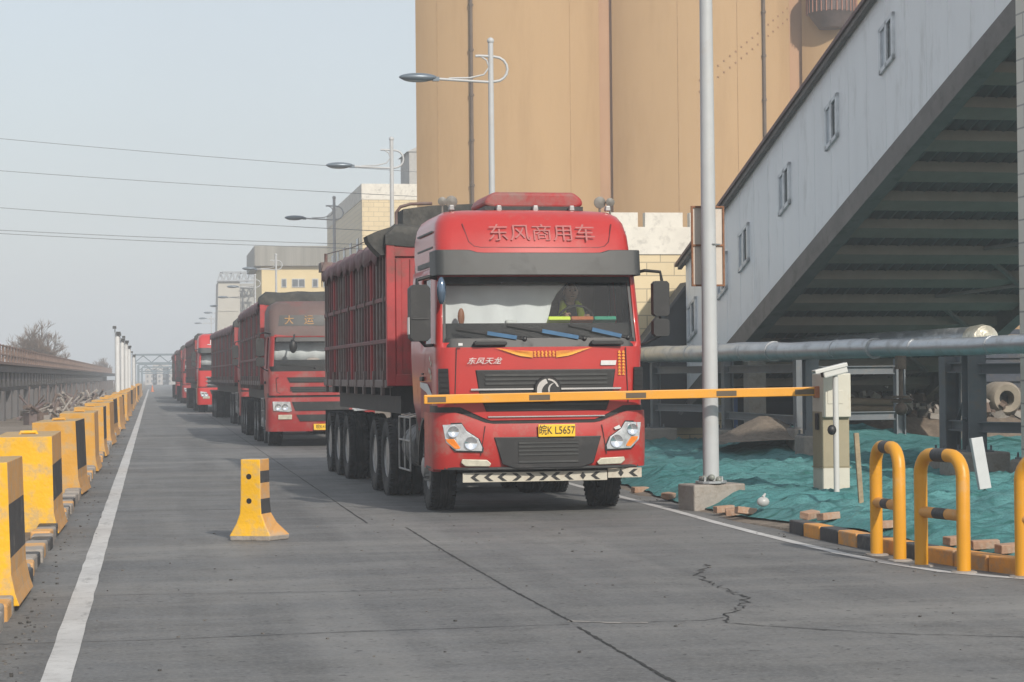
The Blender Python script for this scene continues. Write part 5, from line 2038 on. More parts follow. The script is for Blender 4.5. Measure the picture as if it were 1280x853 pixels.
# windows
WF = mat('window_frame_white', (.62, .64, .66), .4)
wpx = [(1110, 55), (1041, 153), (982, 237), (931, 310), (904, 345), (866, 400)]
for px, py in wpx:
    d = ray(px, py)
    nrm = Vector((gw.x, gw.y, 0))
    t = (GP.x * nrm.x + GP.y * nrm.y) / (d.x * nrm.x + d.y * nrm.y)
    P = Vector((d.x * t, d.y * t, EYE + d.z * t)) - GP
    gh = Vector((gd.x, gd.y, 0)).length
    s = -(P.x * gd.x + P.y * gd.y) / gh ** 2
    h = P.z + gd.z * s
    fr = MB()
    a, b = .30, .38
    for q in ((-a, -b, -a + .07, b), (a - .07, -b, a, b), (-a, -b, a, -b + .07), (-a, b - .07, a, b), (-.035, -b, .035, b)):
        vs = [G(s + u, wdd, h + v) for wdd in (-.05, .0) for u, v in ((q[0], q[1]), (q[2], q[1]), (q[2], q[3]), (q[0], q[3]))]
        fr.add(vs, [(0, 1, 2, 3), (7, 6, 5, 4), (0, 4, 5, 1), (1, 5, 6, 2), (2, 6, 7, 3), (3, 7, 4, 0)])
    fo = fr.build('window', WF, gr_root)
    pn = MB()
    for k, q in enumerate(((-a + .07, -b + .07, -.035, b - .07), (.035, -b + .07, a - .07, b - .07))):
        vs = [G(s + u, -.02, h + v) for u, v in ((q[0], q[1]), (q[2], q[1]), (q[2], q[3]), (q[0], q[3]))]
        pn.add(vs, [(0, 1, 2, 3)], k)
    pn.build('pane', [mat('milky_pane', (.42, .46, .5), .15, 0, .1), mat('dark_pane', (.04, .05, .055), .1, 0, .2)], fo)
# roof with dark eaves
rf = MB()
vs = []
prof = [(-.16, GH - .05), (-.16, GH + .02), (GW / 2, GH + .5), (GW + .28, GH + .02), (GW + .28, GH - .06), (GW / 2, GH + .42)]
for s in (S0 - .3, S1):
    vs += [G(s, a, b) for a, b in prof]
rf.add(vs, [(0, 1, 7, 6), (1, 2, 8, 7), (2, 3, 9, 8), (3, 4, 10, 9), (4, 5, 11, 10), (5, 0, 6, 11), (0, 1, 2, 3, 4, 5), (6, 7, 8, 9, 10, 11)])
rf.build('roof', mat('red_brown_roof', (.15, .085, .08), .6, 0, .2, 2., dirt=((.1, .08, .07), .3, 3)), gr_root)
gt = MB()
gquad(gt, S0 - .2, S1, (-.12, GH - .14), (-.03, GH - .055))
gt.build('gutter', GSTEEL, gr_root)
# edge girders and floor
eg = MB()
gquad(eg, S0, S1, (.0, -.42), (.28, .0))
gquad(eg, S0, S1, (GW - .28, -.42), (GW, .0))
eg.build('edge_girder', GSTEEL, gr_root)
dk = MB()
n = 2 * int((GW - .6) / .21)
vs = []
for s in (S0, S1):
    for i in range(n + 1):
        vs.append(G(s, .28 + (GW - .56) * i / n, -.02 - (.07 if (i // 1) % 2 else 0)))
dk.add(vs, [(i, i + 1, n + 2 + i, n + 1 + i) for i in range(n)])
dk.build('deck', DECK, gr_root)
s = S0 + .5
while s < S1:
    bm = MB()
    vs = [G(s + ds, wd, h) for wd in (.28, GW - .28) for ds, h in ((0, -.07), (.40, -.07), (.40, -.24), (0, -.24))]
    bm.add(vs, [(0, 1, 2, 3), (7, 6, 5, 4), (0, 4, 5, 1), (1, 5, 6, 2), (2, 6, 7, 3), (3, 7, 4, 0)])
    bm.build('floor_beam', CONCB, gr_root)
    s += 1.12
cb = MB()
for i in range(7):
    a = S0 + .9 + i * 2.24
    cb.bar(G(a, GW - 2.1, -.12), G(a + 1.0, GW - .8, -.3), .09, .06)
    cb.bar(G(a + 1.0, GW - .8, -.3), G(a + 2.0, GW - 2.0, -.12), .09, .06)
cb.build('cross_brace', GSTEEL, gr_root)
for s, wd in ((-.2, .45), (-.2, GW - .45)):
    q = G(s, wd, -.42)
    zb_ = -GP.z - .1
    MB().box((q.x, q.y, (q.z + zb_) / 2), (.36, .36, q.z - zb_)).build('support_pillar', CONC, gr_root)
# dark sheet lean-to against the foot of the gallery
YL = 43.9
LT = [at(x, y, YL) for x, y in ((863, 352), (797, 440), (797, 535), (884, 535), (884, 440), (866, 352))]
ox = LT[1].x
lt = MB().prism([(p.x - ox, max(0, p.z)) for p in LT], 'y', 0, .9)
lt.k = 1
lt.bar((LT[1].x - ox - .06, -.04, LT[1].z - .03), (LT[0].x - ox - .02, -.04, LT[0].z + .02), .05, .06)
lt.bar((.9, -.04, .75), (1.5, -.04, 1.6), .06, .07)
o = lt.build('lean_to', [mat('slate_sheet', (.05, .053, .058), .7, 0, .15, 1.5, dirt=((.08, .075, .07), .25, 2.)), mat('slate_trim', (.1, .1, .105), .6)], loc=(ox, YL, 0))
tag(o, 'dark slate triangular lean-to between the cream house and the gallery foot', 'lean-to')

# white-tiled pier carrying the upper end
def tile_mat(name, col, joint, tw=.6, th=.28):
    m = bpy.data.materials.new(name)
    m.use_nodes = True
    nt = m.node_tree
    bs = nt.nodes['Principled BSDF']
    bs.inputs['Roughness'].default_value = .45
    tc = nt.nodes.new('ShaderNodeTexCoord')
    sp = nt.nodes.new('ShaderNodeSeparateXYZ')
    nt.links.new(tc.outputs['Object'], sp.inputs[0])
    ad = nt.nodes.new('ShaderNodeMath')
    nt.links.new(sp.outputs[0], ad.inputs[0])
    nt.links.new(sp.outputs[1], ad.inputs[1])
    cb_ = nt.nodes.new('ShaderNodeCombineXYZ')
    nt.links.new(ad.outputs[0], cb_.inputs[0])
    nt.links.new(sp.outputs[2], cb_.inputs[1])
    bk = nt.nodes.new('ShaderNodeTexBrick')
    bk.inputs['Scale'].default_value = 1
    bk.inputs['Brick Width'].default_value = tw
    bk.inputs['Row Height'].default_value = th
    bk.inputs['Mortar Size'].default_value = .012
    bk.inputs['Color1'].default_value = (*col, 1)
    bk.inputs['Color2'].default_value = (*[c * .93 for c in col], 1)
    bk.inputs['Mortar'].default_value = (*joint, 1)
    nt.links.new(cb_.outputs[0], bk.inputs['Vector'])
    v = tc.outputs['Object']
    c = node_mix(nt, node_noise(nt, v, .8, .55, .8, 0, .5, 8, .7), bk.outputs[0], tuple(c * .62 for c in col))
    nt.links.new(c, bs.inputs['Base Color'])
    return m


TILEW = tile_mat('white_wall_tile', (.62, .58, .50), (.3, .28, .25), .5, .3)
TILEC = tile_mat('cream_wall_tile', (.66, .54, .34), (.36, .30, .2), .62, .29)
tp = at(1272.5, 300, 26.2)
o = MB().box((1.1, .5, 3.2), (2.2, 1.0, 6.9)).build('gallery_pier', TILEW, loc=(tp.x, 25.2, 0), bevel=.02)
tag(o, 'white tiled pier at the right edge carrying the gallery', 'pier')

# ------------------------------------------------------------------ cream house with battlements
CW = 44.95
bx0 = at(700, 300, CW).x
bx1 = at(916, 450, CW).x
zt = at(830, 284, CW).z
zc = at(830, 266, CW).z
CB = empty('cream_building', ((bx0 + bx1) / 2, CW, 0), 0, 'cream tiled building with white battlements behind the lead truck', 'building')
hx = (bx1 - bx0) / 2
MB().box((0, 4, zt / 2 - .3), (2 * hx, 8, zt - .6)).build('wall', TILEC, CB)
CRN = mat('white_parapet', (.66, .63, .56), .7, 0, .08, 2., dirt=((.35, .33, .3), .3, 3.5))
pw = MB()
pw.box((0, 0.09, zt - .3), (2 * hx + .02, .24, .6))
pw.box((-hx + .1, 4, zt - .3), (.24, 7.8, .6))
pitch = at(806, 270, CW).x
tw_, tg = at(853, 270, CW).x - pitch, at(806, 270, CW).x - at(797, 270, CW).x
x = pitch - 6 * (tw_ + tg)
while x < bx1 - tw_:
    if x > bx0:
        pw.box((x + tw_ / 2 - (bx0 + bx1) / 2, .09, (zt + zc) / 2), (tw_, .22, zc - zt - .002))
    x += tw_ + tg
pw.build('parapet', CRN, CB)
MB().box((hx * 0 + at(690, 300, CW).x, -.02, 1.2), (.01, .01, .01))

# ------------------------------------------------------------------ silos
SY = 92.0
SILO = mat('ochre_silo_render', (.39, .255, .13), .85, 0, .04, .5, dirt=((.345, .22, .108), .4, .8), bump=.1, stretch=(1, 1, .15))
sxa, sxb, sxc = at(519, 200, SY).x, at(768, 200, SY).x, at(1010, 200, SY).x
per = sxc - sxb
RS = per / 2 - .25
HS = 24
TM = rad(43)
RA = (per / 2 - .3) / math.sin(TM)
RY = RA - RS                        # centre of the front arc, its crown at -RS
RY2 = RY - 2 * RA * math.cos(TM)       # the back arc meets the front one at the corners
ANG = [-TM + 2 * TM * j / 40 for j in range(41)]


def sfy_(X):
    return RY - math.sqrt(max(0, RA * RA - X * X))


for i in range(4):
    cx = sxb + per * (i - .5)
    s_ = MB()
    prof_n = 72
    s_.prism([(RA * math.sin(t), RY - RA * math.cos(t)) for t in ANG] + [(-RA * math.sin(t), RY2 + RA * math.cos(t)) for t in ANG[1:-1]], 'z', -1, HS)
    r_ = s_.build('grain_silo', SILO, smooth=30, loc=(cx, SY + RS, 0))
    if i == 0:
        tag(r_, 'leftmost ochre grain silo behind the lead truck cab, with two downpipes', 'silo', 'ochre grain silos')
    elif i == 1:
        tag(r_, 'ochre grain silo right of the first, behind the tall white post', 'silo', 'ochre grain silos')
    elif i == 2:
        tag(r_, 'ochre grain silo with the hanging balcony, above the gallery roof', 'silo', 'ochre grain silos')
    else:
        tag(r_, 'last ochre grain silo, mostly behind the conveyor gallery', 'silo', 'ochre grain silos')
    sm = MB()
    for a in ([-.78, .62] if i == 0 else [-.35, .3]):
        X = a * RS
        sm.bar((X, sfy_(X) - .003, 0), (X, sfy_(X) - .003, HS), .025, .03)
    sm.build('seam', mat('silo_seam', (.36, .23, .115), .9), r_)
    dp_ = MB()
    a = {0: (586, 200), 1: (951, 200)}.get(i)
    if a:
        X = at(a[0], a[1], SY + 1.2).x - cx
        X = max(-RS * .98, min(RS * .98, X))
        yy = sfy_(X) - .12
        dp_.tube([(X, yy, .3), (X, yy, HS + .3)], .075, 8)
        for z in range(2, 24, 2):
            dp_.lathe([(.11, -.05), (.11, .05)], (X, yy, z), 'z', 8)
        dp_.build('downpipe', mat('dark_downpipe', (.11, .08, .06), .6), r_)
    if i == 1:
        bt = MB()
        for j in range(17):
            for k_ in range(2):
                q = at(868 + 7.5 * j, 104 - 6.0 * j + 14 * k_, SY + 1)
                X = q.x - cx
                if abs(X) < RS * .97:
                    yy = sfy_(X)
                    bt.box((X, yy - .01, q.z), (.07, .06, .07))
        bt.build('bolt_row', mat('rust_bolt', (.3, .17, .09), .8), r_)
    if i in (0, 1, 2):
        # flat rendered strip closing the gap to the next silo
        pil = MB()
        pil.box((per / 2, sfy_(per / 2 - .3) + .75, HS / 2), (1.3, 1.0, HS + .4))
        pil.build('infill_strip', mat('infill_render', (.38, .225, .13), .85, 0, .06, .4), r_)
    if i == 2:
        q = at(1045, 40, SY)
        bl = MB()
        X = q.x - cx
        bl.lathe([(.001, -.75), (.6, -.7), (1.1, 0), (1.12, 1.2), (.9, 1.3)], (X, -RS + .6, q.z + .95), 'z', 24)
        bl.k = 1
        for j in range(30):
            t = 2 * math.pi * j / 30
            bl.bar((X + 1.15 * math.cos(t), -RS + .6 + 1.15 * math.sin(t), q.z + .9), (X + 1.15 * math.cos(t), -RS + .6 + 1.15 * math.sin(t), q.z + 2.1), .04, .04)
        bl.build('balcony', [mat('balcony_underside', (.10, .075, .07), .8, 0, .25, 2.), mat('balcony_rail', (.28, .12, .08), .7)], r_, smooth=30)

# ------------------------------------------------------------------ buildings down the road
def tower(px0, pxs, px1, ytop, yband, Y, lab):
    """tall cream house; left flank and front are both seen"""
    x0, x1 = at(pxs, 300, Y).x, at(px1, 300, Y).x + 3
    z1, zb_ = at(480, ytop, Y).z, at(480, yband, Y).z
    dep = 26
    r = empty('tower_building', ((x0 + x1) / 2, Y, 0), 0, lab, 'building')
    W = x1 - x0
    MB().box((0, dep / 2, zb_ / 2), (W, dep, zb_)).build('wall', TILEC, r)
    MB().box((0, dep / 2, (zb_ + z1) / 2), (W + .06, dep + .06, z1 - zb_)).build('parapet', CRN, r)
    for i in range(5):
        for j in range(3):
            MB().box((-W / 2 - .01, 3 + i * 4.6, 3 + j * 3.2), (.06, 1.3, 1.5)).build('window', mat('dim_window', (.12, .13, .14), .2, 0, .2), r)


tower(440, 453, 522, 230, 250, 128, 'tall cream tower block with white top band left of the silos')
q0, q1 = at(508, 230, 170), at(524, 190, 170)
o = MB().box((0, 3, q1.z / 2), (2.2, 6, q1.z)).prism([(-1.3, q1.z), (1.3, q1.z), (0, q1.z + .6)], 'y', -.1, 6.1).build('elevator_tower', mat('grey_elevator', (.36, .35, .33), .8), loc=(at(511, 230, 170).x + 1.15, 170, 0))
tag(o, 'narrow grey elevator tower peeping out beside the ochre silo', 'tower')

Y = 205
xa, xb = at(327, 340, Y).x, at(432, 340, Y).x
z0_, zmid, ztop = 0, at(370, 333, Y).z, at(370, 308, Y).z
YB = empty('yellow_building', ((xa + xb) / 2, Y, 0), 0, 'pale yellow plant building with a grey corrugated top storey', 'building')
W = xb - xa
MB().box((0, 8, zmid / 2), (W, 16, zmid)).build('wall', mat('pale_yellow_render', (.62, .50, .28), .85, 0, .06, .3), YB)
ov = MB()
ov.box((-.1, 8, (zmid + ztop) / 2), (W + 1.2, 17, ztop - zmid))
for i in range(40):
    ov.box((-.1 - W / 2 - .6 + (W + 1.2) * (i + .5) / 40, -.53, (zmid + ztop) / 2), ((W + 1.2) / 80, .1, ztop - zmid - .05))
ov.build('corrugated_storey', mat('grey_corrugated', (.27, .26, .23), .7, .1, .2, .6, stretch=(3, 1, .15)), YB)
for px, ww in ((355, .5), (373, 1.25), (394, .6), (412, 1.25)):
    X = at(px, 354, Y).x - (xa + xb) / 2
    zz = at(px, 354, Y).z
    f = MB().box((X, -.02, zz), (ww, .12, .85)).build('window', mat('window_frame_grey', (.42, .43, .43), .4), YB)
    pn = MB()
    for u in ((-.25, .25) if ww > 1 else (0,)):
        pn.box((X + u * ww, -.05, zz), (ww * .42 if ww > 1 else ww * .7, .1, .68))
    pn.build('pane', mat('dim_window', (.12, .13, .14), .2), f)

Y = 250
PALE = mat('pale_silo_render', (.42, .40, .35), .85, 0, .08, .2)
zt_ = at(300, 352, Y).z
for i, (px4, dy, m_, lab) in enumerate((((269.5, 273, 300, 300.5), 0, PALE, 'hazy pale grey elevator block with a battered left side, under the roof truss'), ((300.5, 300.5, 334, 334), 5, mat('pale_grey_render', (.34, .34, .32), .85, 0, .08, .2), 'hazy greyer elevator block set back beside its paler twin'))):
    q = [at(p, 380, Y + dy).x for p in px4]
    h_ = zt_ - .02 * i
    x0 = (q[0] + q[3]) / 2
    o = MB().prism([(q[0] - x0, 0), (q[1] - x0, h_), (q[2] - x0, h_), (q[3] - x0, 0)], 'y', 0, 9)
    for j in range(3):
        o.box((0, -.03, 3 + j * 3.2), (q[3] - q[0] - .6, .08, .12))
    o = o.build('elevator_block', m_, loc=(x0, Y + dy, 0))
    tag(o, lab, 'building', 'pale elevator blocks far down the road')
xa, xb = at(272, 345, Y).x, at(332, 345, Y).x
zt_, z2 = at(300, 352, Y).z, at(300, 340.5, Y).z
TR = MB()
zz = (zt_, z2)
for yy in (Y - .3, Y + 2.5):
    TR.bar((xa + .6, yy, z2), (xb, yy, z2), .18, .18)
    TR.bar((xa, yy, zt_ + .1), (xb, yy, zt_ + .1), .18, .18)
    k = 8
    for i in range(k):
        a = xa + (xb - xa) * i / k
        b = xa + (xb - xa) * (i + 1) / k
        TR.bar((a, yy, zt_), ((a + b) / 2, yy, z2), .13, .13)
        TR.bar(((a + b) / 2, yy, z2), (b, yy, zt_), .13, .13)
for i in range(5):
    a = xa + (xb - xa) * (i + .5) / 5
    TR.bar((a, Y - .3, z2), (a, Y + 2.5, z2), .14, .14)
o = TR.build('roof_truss', mat('pale_truss_steel', (.30, .32, .34), .6))
tag(o, 'zigzag steel truss bridge on top of the two pale elevator blocks', 'truss')
# pale shed glimpsed under the gallery
q = at(1236, 400, 95)
o = MB().box((12, 8, 2.2), (24, 16, 4.4)).prism([(0, 4.4), (24, 4.4), (24, 4.7), (12, 5.6), (0, 4.7)], 'y', -.2, 16.2).build('pale_shed', mat('pale_shed_sheet', (.56, .55, .53), .7, 0, .08, .4), loc=(q.x - .6, 95, 0))
tag(o, 'low pale shed in the haze, seen under the gallery at right', 'shed')
# far blocks of flats lost in the haze
for i, (px, wd, h, lab) in enumerate(((189, 2.6, 3.6, 'faint hazy building beyond the gantries, left of the road end'), (201, 3.6, 4.6, 'faint hazy building, taller one at the end of the road'), (212, 3, 4, 'faint hazy building at the road end beside the last truck'))):
    q = at(px, 470, 480)
    o = MB().box((0, 6, h / 2 - .5), (wd, 12, h + 1))
    for j in range(int(wd)):
        for k_ in range(3):
            o.box((-wd / 2 + .5 + j, -.02, .8 + k_ * 1.1), (.4, .1, .5), k=1)
    o = o.build('hazy_building', [mat('hazy_flats', (.40, .37, .34), .9), mat('dim_window', (.12, .13, .14), .2)], loc=(q.x, 480, 0))
    tag(o, lab, 'building', 'hazy buildings at the road end')

# ------------------------------------------------------------------ yard behind the rack: dark sheeting, rubble, logs
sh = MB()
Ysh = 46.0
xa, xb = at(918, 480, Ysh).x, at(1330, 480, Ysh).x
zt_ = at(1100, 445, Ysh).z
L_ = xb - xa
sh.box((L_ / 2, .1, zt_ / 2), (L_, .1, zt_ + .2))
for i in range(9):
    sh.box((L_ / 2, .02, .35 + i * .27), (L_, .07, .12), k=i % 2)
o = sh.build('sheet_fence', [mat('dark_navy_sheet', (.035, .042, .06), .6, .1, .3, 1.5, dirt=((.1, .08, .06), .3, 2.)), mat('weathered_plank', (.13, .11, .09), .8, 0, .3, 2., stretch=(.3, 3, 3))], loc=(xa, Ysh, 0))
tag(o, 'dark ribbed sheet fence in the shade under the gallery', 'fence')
q = at(917, 490, 43.5)
o = MB().box((0, 0, .75), (.16, .05, 1.7)).box((-.1, 0.03, .75), (.2, .03, 1.66)).build('blue_panel', mat('blue_panel_paint', (.03, .085, .25), .5, 0, .2, 3.), loc=(q.x, 43.5, .1))
tag(o, 'narrow blue sheet standing left of the concrete gallery pillar', 'panel')
rb = MB()
for i in range(420):
    px = rnd.uniform(1040, 1275)
    Yr = rnd.uniform(43.2, 45.6)
    q = at(px, 500, Yr)
    hh = .55 * math.exp(-((px - 1120) / 70) ** 2) + .85
    rr = rnd.uniform(.05, .17)
    rb.k = rnd.randrange(3)
    rb.box((q.x, Yr, rnd.uniform(.55, hh)), (rr * 2, rr * 1.4, rr), rot=Matrix.Rotation(rnd.uniform(0, 3), 3, Vector((rnd.random(), rnd.random(), rnd.random() + .1)).normalized()))
o = rb.build('rubble', [CONC, mat('brown_rubble', (.13, .09, .07), .9, 0, .3, 4.), mat('dark_rubble', (.06, .055, .05), .9, 0, .3, 4.)])
tag(o, 'heap of broken rubble and junk beneath the gallery', 'rubble', kind='stuff')
for i, (px, py, lab) in enumerate(((1064, 503, 'upper log of three behind the gate cabinet'), (1066, 512, 'middle log of three behind the gate cabinet'), (1062, 522, 'lowest log of three behind the gate cabinet'))):
    q = at(px, py, 41.5)
    o = MB().tube([(-.95, -.02, 0), (0, .05, .02), (1.0, .12, -.02)], [.08, .085, .07], 10).build('log', mat('grey_log', (.2, .15, .1), .9, 0, .3, 4., stretch=(.4, 4, 4)), smooth=60, loc=(q.x, 41.5 + .05 * i, max(.12, q.z)))
    tag(o, lab, 'log', 'logs stacked behind the gate cabinet')
q = at(1253, 498, 43.6)
o = MB().ball((0, .2, 0), .19, 10, k=1).lathe([(.17, -.25), (.3, -.28), (.36, -.2), (.36, .35), (.17, .36), (.17, -.25)], (0, 0, 0), 'y', 28).build('concrete_ring', [mat('tan_concrete_ring', (.24, .2, .155), .85, 0, .2, 4.), INK], smooth=40, loc=(q.x, 43.6, q.z))
tag(o, 'round concrete pipe section with a dark bore at far right', 'concrete pipe')
bx0_, bx1_ = at(1035, 520, 44).x, at(1330, 520, 44).x
vs = []
for i in range(61):
    x = bx0_ + (bx1_ - bx0_) * i / 60
    for j, (yy, hh) in enumerate(((42.4, -.05), (42.9, .3), (43.3, .58), (44.3, .66), (45.3, .6), (45.8, .3))):
        e = min(1, i / 8)
        vs.append((x, yy + .1 * noise.noise(Vector((x, yy, 1))), hh * e * (1 + .18 * noise.noise(Vector((x * 1.4, yy * 1.4, 4)))) + (.05 if j else 0)))
o = MB().add(vs, [(i * 6 + j, i * 6 + j + 1, i * 6 + j + 7, i * 6 + j + 6) for i in range(60) for j in range(5)]).build('earth_berm', mat('brown_berm_earth', (.13, .1, .075), .95, 0, .35, 3., dirt=((.2, .16, .12), .4, 5.), bump=.5, bscale=9), smooth=60)
tag(o, kind='structure')
md = MB()
vs, fs = [], []
for (px, Ym, wx, hy, hh) in ((957, 36.0, .62, .7, .42),):
    c = at(px, 575, Ym)
    n = 18
    b0 = len(vs)
    for i in range(n + 1):
        for j in range(n + 1):
            u, v = -1 + 2 * i / n, -1 + 2 * j / n
            r2 = u * u + v * v
            vs.append((u * wx * 1.6, v * hy * 1.6, hh * math.exp(-r2 * 2.5) + .05 * noise.noise(Vector((u * 4, v * 4, 2))) * (1 - min(1, r2)) - .02))
    fs += [(b0 + i * (n + 1) + j, b0 + i * (n + 1) + j + 1, b0 + (i + 1) * (n + 1) + j + 1, b0 + (i + 1) * (n + 1) + j) for i in range(n) for j in range(n)]
o = MB().add(vs, fs).build('soil_heap', GROUND, smooth=70, loc=(c.x, c.y, gz(c.x, c.y) + .1))
tag(o, 'brown soil heap breaking through the net between two columns', 'soil heap')
q = at(1277, 470, 26.2)

# ------------------------------------------------------------------ lamp posts down the road
def lamp_mesh():
    r = empty('street_lamp')
    MB().tube([(0, 0, -.1), (0, 0, 6), (0, 0, 11.05)], [.11, .09, .075], 12).ball((0, 0, 11.1), .1, 8).build('pole', LPOST, r, smooth=50)
    a = MB()
    # long arm to the head, closed by the P-shaped curl on the other side
    pts = [(-1.6, 0, 10.0), (-1.0, 0, 9.97), (-.1, 0, 9.93), (.12, 0, 9.95)]
    for i in range(9):
        t = -math.pi / 2 + math.pi * i / 8
        pts.append((.12 + .36 * math.cos(t), 0, 10.3 + .35 * math.sin(t)))
    pts += [(0, 0, 10.66), (-.32, 0, 10.67), (-.44, 0, 10.66)]
    a.tube(pts, .038, 8)
    a.tube([(-1.2, 0, 10.02), (-.6, 0, 10.04), (-.2, 0, 10.14), (-.05, 0, 10.35), (-.12, 0, 10.55), (-.3, 0, 10.66)], .025, 8)
    a.build('arm', LPOST, r, smooth=50)
    h = MB()
    h.ball((-2.08, 0, 10.03), .55, 12, sq=(1, .34, .22))
    h.box((-1.58, 0, 9.99), (.18, .14, .12))
    hd_ = h.build('lamp_head', mat('lamp_head_grey', (.13, .16, .19), .35, .3, .1), r, smooth=50)
    MB().ball((-2.12, 0, 9.98), .42, 10, sq=(1, .3, .22)).build('diffuser', mat('lamp_diffuser', (.3, .32, .33), .2), hd_, smooth=50)
    return r


lamp0 = lamp_mesh()
kids0 = list(lamp0.children)
LAMPS = [(615, 245, 59), (490, 260, 84), (418, 300, 112), (345, 330, 165), (0, 0, 198), (0, 0, 224), (0, 0, 252), (0, 0, 278), (0, 0, 305), (0, 0, 332)]
for i, (px, py, Y) in enumerate(LAMPS):
    r = lamp0 if i == 0 else copy_tree(lamp0, None, kids0)
    X = at(px, py, Y).x if px else 9.6 - .003 * (Y - 165)
    r.location = (X, Y, 0)
    r.rotation_euler = (0, 0, rnd.uniform(-.04, .04))
    labs = ['nearest street lamp, standing out against the ochre silo', 'second street lamp, in front of the cream tower', 'third street lamp, above the trailer of the lead truck', 'street lamp in front of the pale yellow building']
    tag(r, labs[i] if i < 4 else 'small distant street lamp head hanging over the truck queue', 'street lamp', 'street lamps along the right of the road')

# ------------------------------------------------------------------ overhead cables
for i, (ya, yb_, lab) in enumerate(((172, 217, 'topmost thin overhead cable crossing the sky'), (211, 246, 'second overhead cable from the top, behind the second lamp'), (257, 291, 'third overhead cable down, touching the lower lamp head'), (288, 311, 'lowest overhead cable, just above the yellow building'))):
    Yc = 118 - 4 * i
    a, b = at(-300, ya - 300 * (yb_ - ya) / 520 * 1.1, Yc), at(760, yb_ + 240 * (yb_ - ya) / 520 * .6, Yc)
    m_ = MB()
    for off in ((0,) if i < 3 else (0, .13)):
        pts = []
        for j in range(25):
            t = j / 24
            p = a.lerp(b, t)
            p.z += -.9 * (1 - (2 * t - 1) ** 2) * .35 + off * (1 + t)
            pts.append(p)
        m_.tube(pts, .016, 5)
    o = m_.build('overhead_cable', mat('haze_grey_cable', (.17, .175, .185), .6))  # colour lightened towards the haze so the cables fade
    tag(o, lab, 'cable', 'overhead cables')

# ------------------------------------------------------------------ left side: trestle, poles, gantries, trees
TX = -5.8
TRC = mat('trestle_concrete', (.115, .11, .113), .85, 0, .2, .8, dirt=((.13, .1, .085), .4, 1.2))
T = empty('loading_trestle', (TX, 84, 0), 0, 'long raised concrete loading platform with railing on the left', 'platform')
tb = MB()
tb.box((-1.6, 130, 2.05), (3.4, 270, .26))
tb.box((-.02, 130, 2.26), (.5, 270, .1), k=1)
tb.build('deck', [TRC, mat('reddish_coping', (.17, .11, .09), .85, 0, .2, 1.)], T)
cbm = MB()
for i in range(70):
    y = -3 + i * 2.5
    cbm.prism([(y - .5, 1.9), (y + .5, 1.9), (y + .62, 1.6), (y + .4, 1.32), (y - .4, 1.32), (y - .62, 1.6)], 'x', -.8, .0)
cbm.box((-.55, 130, 1.22), (.5, 270, .16))
cbm.build('corbel', TRC, T)
for i in range(60):
    y = -4.5 + i * 4.2
    MB().box((-.35, y, .5), (.5, 1.0, 1.3)).build('pier', TRC, T)
bw = MB()
bw.box((-1.6, 130, .6), (.2, 270, 2.6))
bw.build('back_wall', mat('brown_brick_wall', (.08, .06, .053), .9, 0, .35, 1., dirt=((.14, .09, .065), .3, 2.)), T)
rl2 = MB()
for i in range(120):
    y = -5 + i * 2.0
    rl2.box((-.1, y, 2.65), (.09, .1, .75))
for z in (2.62, 2.98):
    rl2.box((-.1, 118, z), (.05, 246, .05))
rl2.build('railing', mat('rusty_railing', (.17, .11, .085), .7, .1, .3, 2.), T)
for i in range(26):
    y = 12 + i * 8.6
    MB().tube([(.35, y, .2), (.35 + rnd.uniform(-.1, .1), y, 1.3)], .045, 6).build('stand_pipe', RIBGREY, T)
sc = MB()
for i in range(150):
    y = rnd.uniform(76, 150)
    x = rnd.uniform(-5.1, -2.9)
    L2 = rnd.uniform(.3, 1.5)
    a = rnd.uniform(0, 6.28)
    z = rnd.uniform(.0, .5)
    sc.k = rnd.randrange(3)
    sc.tube([(x, y, z), (x + .5 * math.cos(a) * L2, y + math.sin(a) * L2, z + rnd.uniform(-.1, .55))], rnd.uniform(.03, .09), 6)
    if i % 3 == 0:
        sc.box((x, y, .1), (rnd.uniform(.2, .7), rnd.uniform(.2, .7), rnd.uniform(.2, .6)), rz=a)
o = sc.build('scrap_metal', [RIBGREY, mat('brown_scrap', (.13, .09, .07), .8, 0, .3, 3.), CONC])
tag(o, 'tangle of scrap pipes and blocks between the platform and the barriers', 'scrap', kind='stuff')

p0 = None
for i, (px, top, Y, lab) in enumerate(((146.5, 409, 96, 'nearest white pole of the left-hand cluster, tallest'), (152.5, 418, 106, 'second white pole of the left-hand cluster'), (157.5, 421, 114, 'third white pole of the left-hand cluster'), (161, 428, 124, 'fourth white pole of the left-hand cluster'), (167, 440, 150, 'short farthest white pole beside the gantry leg'))):
    q = at(px, top, Y)
    if p0 is None:
        p0 = empty('white_pole')
        MB().tube([(0, 0, -.1), (0, 0, 3.75)], .11, 12).build('pole', WHITE, p0, smooth=50)
        cp2 = MB()
        cp2.tube([(-.1, 0, 3.75), (-.1, 0, 3.95)], .02, 6)
        cp2.box((-.12, -.05, 3.98), (.16, .3, .12))
        cp2.box((.05, -.12, 3.72), (.2, .24, .12))
        cp2.build('camera_head', DARKPL, p0)
        kk = list(p0.children)
        r = p0
    else:
        r = copy_tree(p0, None, kk)
    r.location = (q.x, Y, 0)
    r.scale = (1, 1, q.z / 4.0)
    tag(r, lab, 'pole', 'white poles on the left')

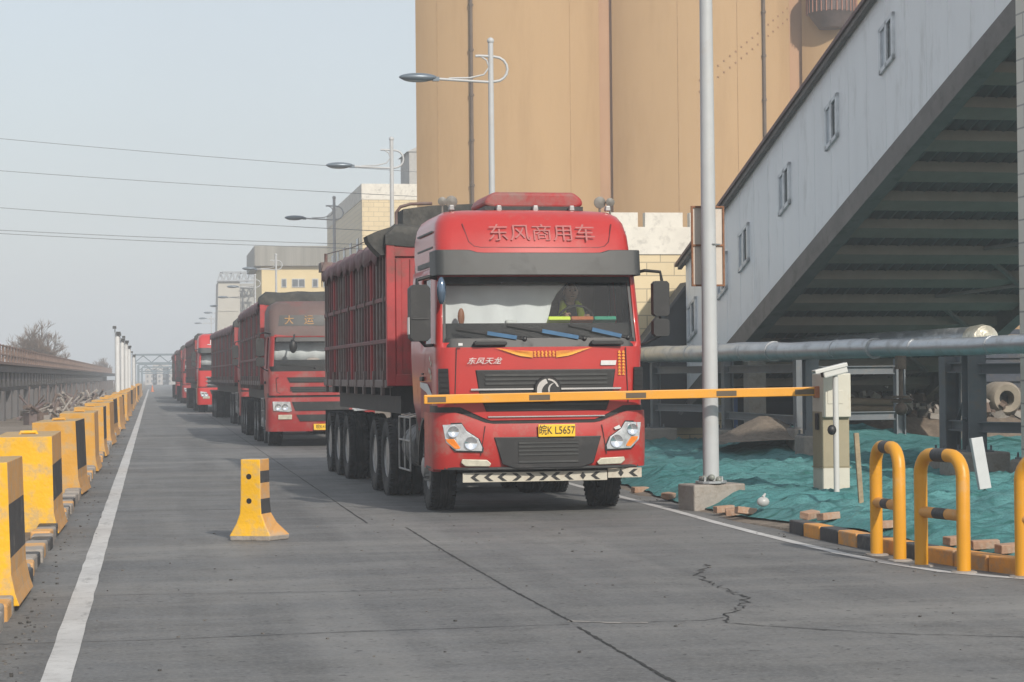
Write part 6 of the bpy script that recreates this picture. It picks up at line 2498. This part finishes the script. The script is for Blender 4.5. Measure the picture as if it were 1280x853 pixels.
GS = mat('blue_grey_gantry', (.16, .20, .23), .6, .1, .1)
for i, (Y, zt_, lab) in enumerate(((222, 3.9, 'nearest blue-grey truss gantry spanning the road'), (250, 3.1, 'second lower gantry over the far road'), (292, 2.95, 'farthest gantry over the road end'))):
    x0, x1 = at(168.5 + 4.5 * i, 470, Y).x, 8.5
    g = empty('road_gantry', (x0, Y, 0), 0, lab, 'gantry', 'gantries over the far road')
    W = x1 - x0
    for X in (0, W):
        MB().box((X, 0, zt_ / 2), (.26, .3, zt_)).build('leg', GS, g)
    b = MB()
    b.box((W / 2, 0, zt_ + .1), (W, .3, .2))
    b.box((W / 2, 0, zt_ - .75), (W, .25, .14))
    k = 6
    for j in range(k):
        a = W * j / k
        b.bar((a, 0, zt_ - .7), (a + W / k / 2, 0, zt_), .1, .1)
        b.bar((a + W / k / 2, 0, zt_), (a + W / k, 0, zt_ - .7), .1, .1)
    b.build('truss', GS, g)
q = gnd(190.5, 490)
o = MB().lathe([(.24, 0), (.24, .04), (.17, .05), (.03, .75), (.001, .75)], (0, 0, 0), 'z', 14).build('traffic_cone', mat('cone_orange', (.55, .14, .03), .5), loc=(q.x, q.y, 0), smooth=40)
tag(o, 'tiny orange traffic cone on the far road', 'cone')


def bare_tree(loc, h, seed, lab, spread=1.):
    rr = random.Random(seed)
    root = empty('bare_tree', loc, 0, lab, 'tree', 'bare trees beyond the platform')
    tr, tw2 = MB(), MB()

    def grow(p, d, L, r, lv):
        q = p + d * L
        mid = p + d * L * .5 + Vector((rr.uniform(-1, 1), rr.uniform(-1, 1), 0)) * L * .06
        (tr if lv < 3 else tw2).tube([p, mid, q], [r, r * .85, r * .65], 6 if lv < 3 else 3, cap=False)
        if lv >= 6:
            return
        for _ in range(rr.choice((3, 3, 4)) if lv else 6):
            ax = Vector((rr.uniform(-1, 1), rr.uniform(-1, 1), rr.uniform(-.2, .5))).normalized()
            nd = (d + ax * (.62 if lv else .55) * spread).normalized()
            nd.z = nd.z * .9 + .12
            grow(p + d * L * rr.uniform(.55, 1), nd.normalized(), L * rr.uniform(.62, .82), max(.012, r * .58), lv + 1)
    grow(Vector((0, 0, -.2)), Vector((0, 0, 1)), h * .26, h * .022, 0)
    tr.build('trunk', mat('bark', (.12, .095, .08), .9), root)
    tw2.build('crown', mat('bare_twigs', (.15, .105, .075), .9), root)


q = at(38, 470, 165)
bare_tree((q.x, 165, 0), 7.6, 5, 'larger bare brown tree behind the platform railing at far left', 1.15)
q = at(20, 470, 172)
bare_tree((q.x, 172, 0), 6.6, 9, 'bare tree at the left photo edge, behind the larger one', 1.2)
q = at(56, 470, 178)
bare_tree((q.x, 178, 0), 6.6, 23, 'bare tree just right of the larger one, overlapping its crown', 1.2)
q = at(124, 470, 300)
bare_tree((q.x, 300, 0), 6.2, 14, 'small hazy bare tree farther along the platform', 1.2)
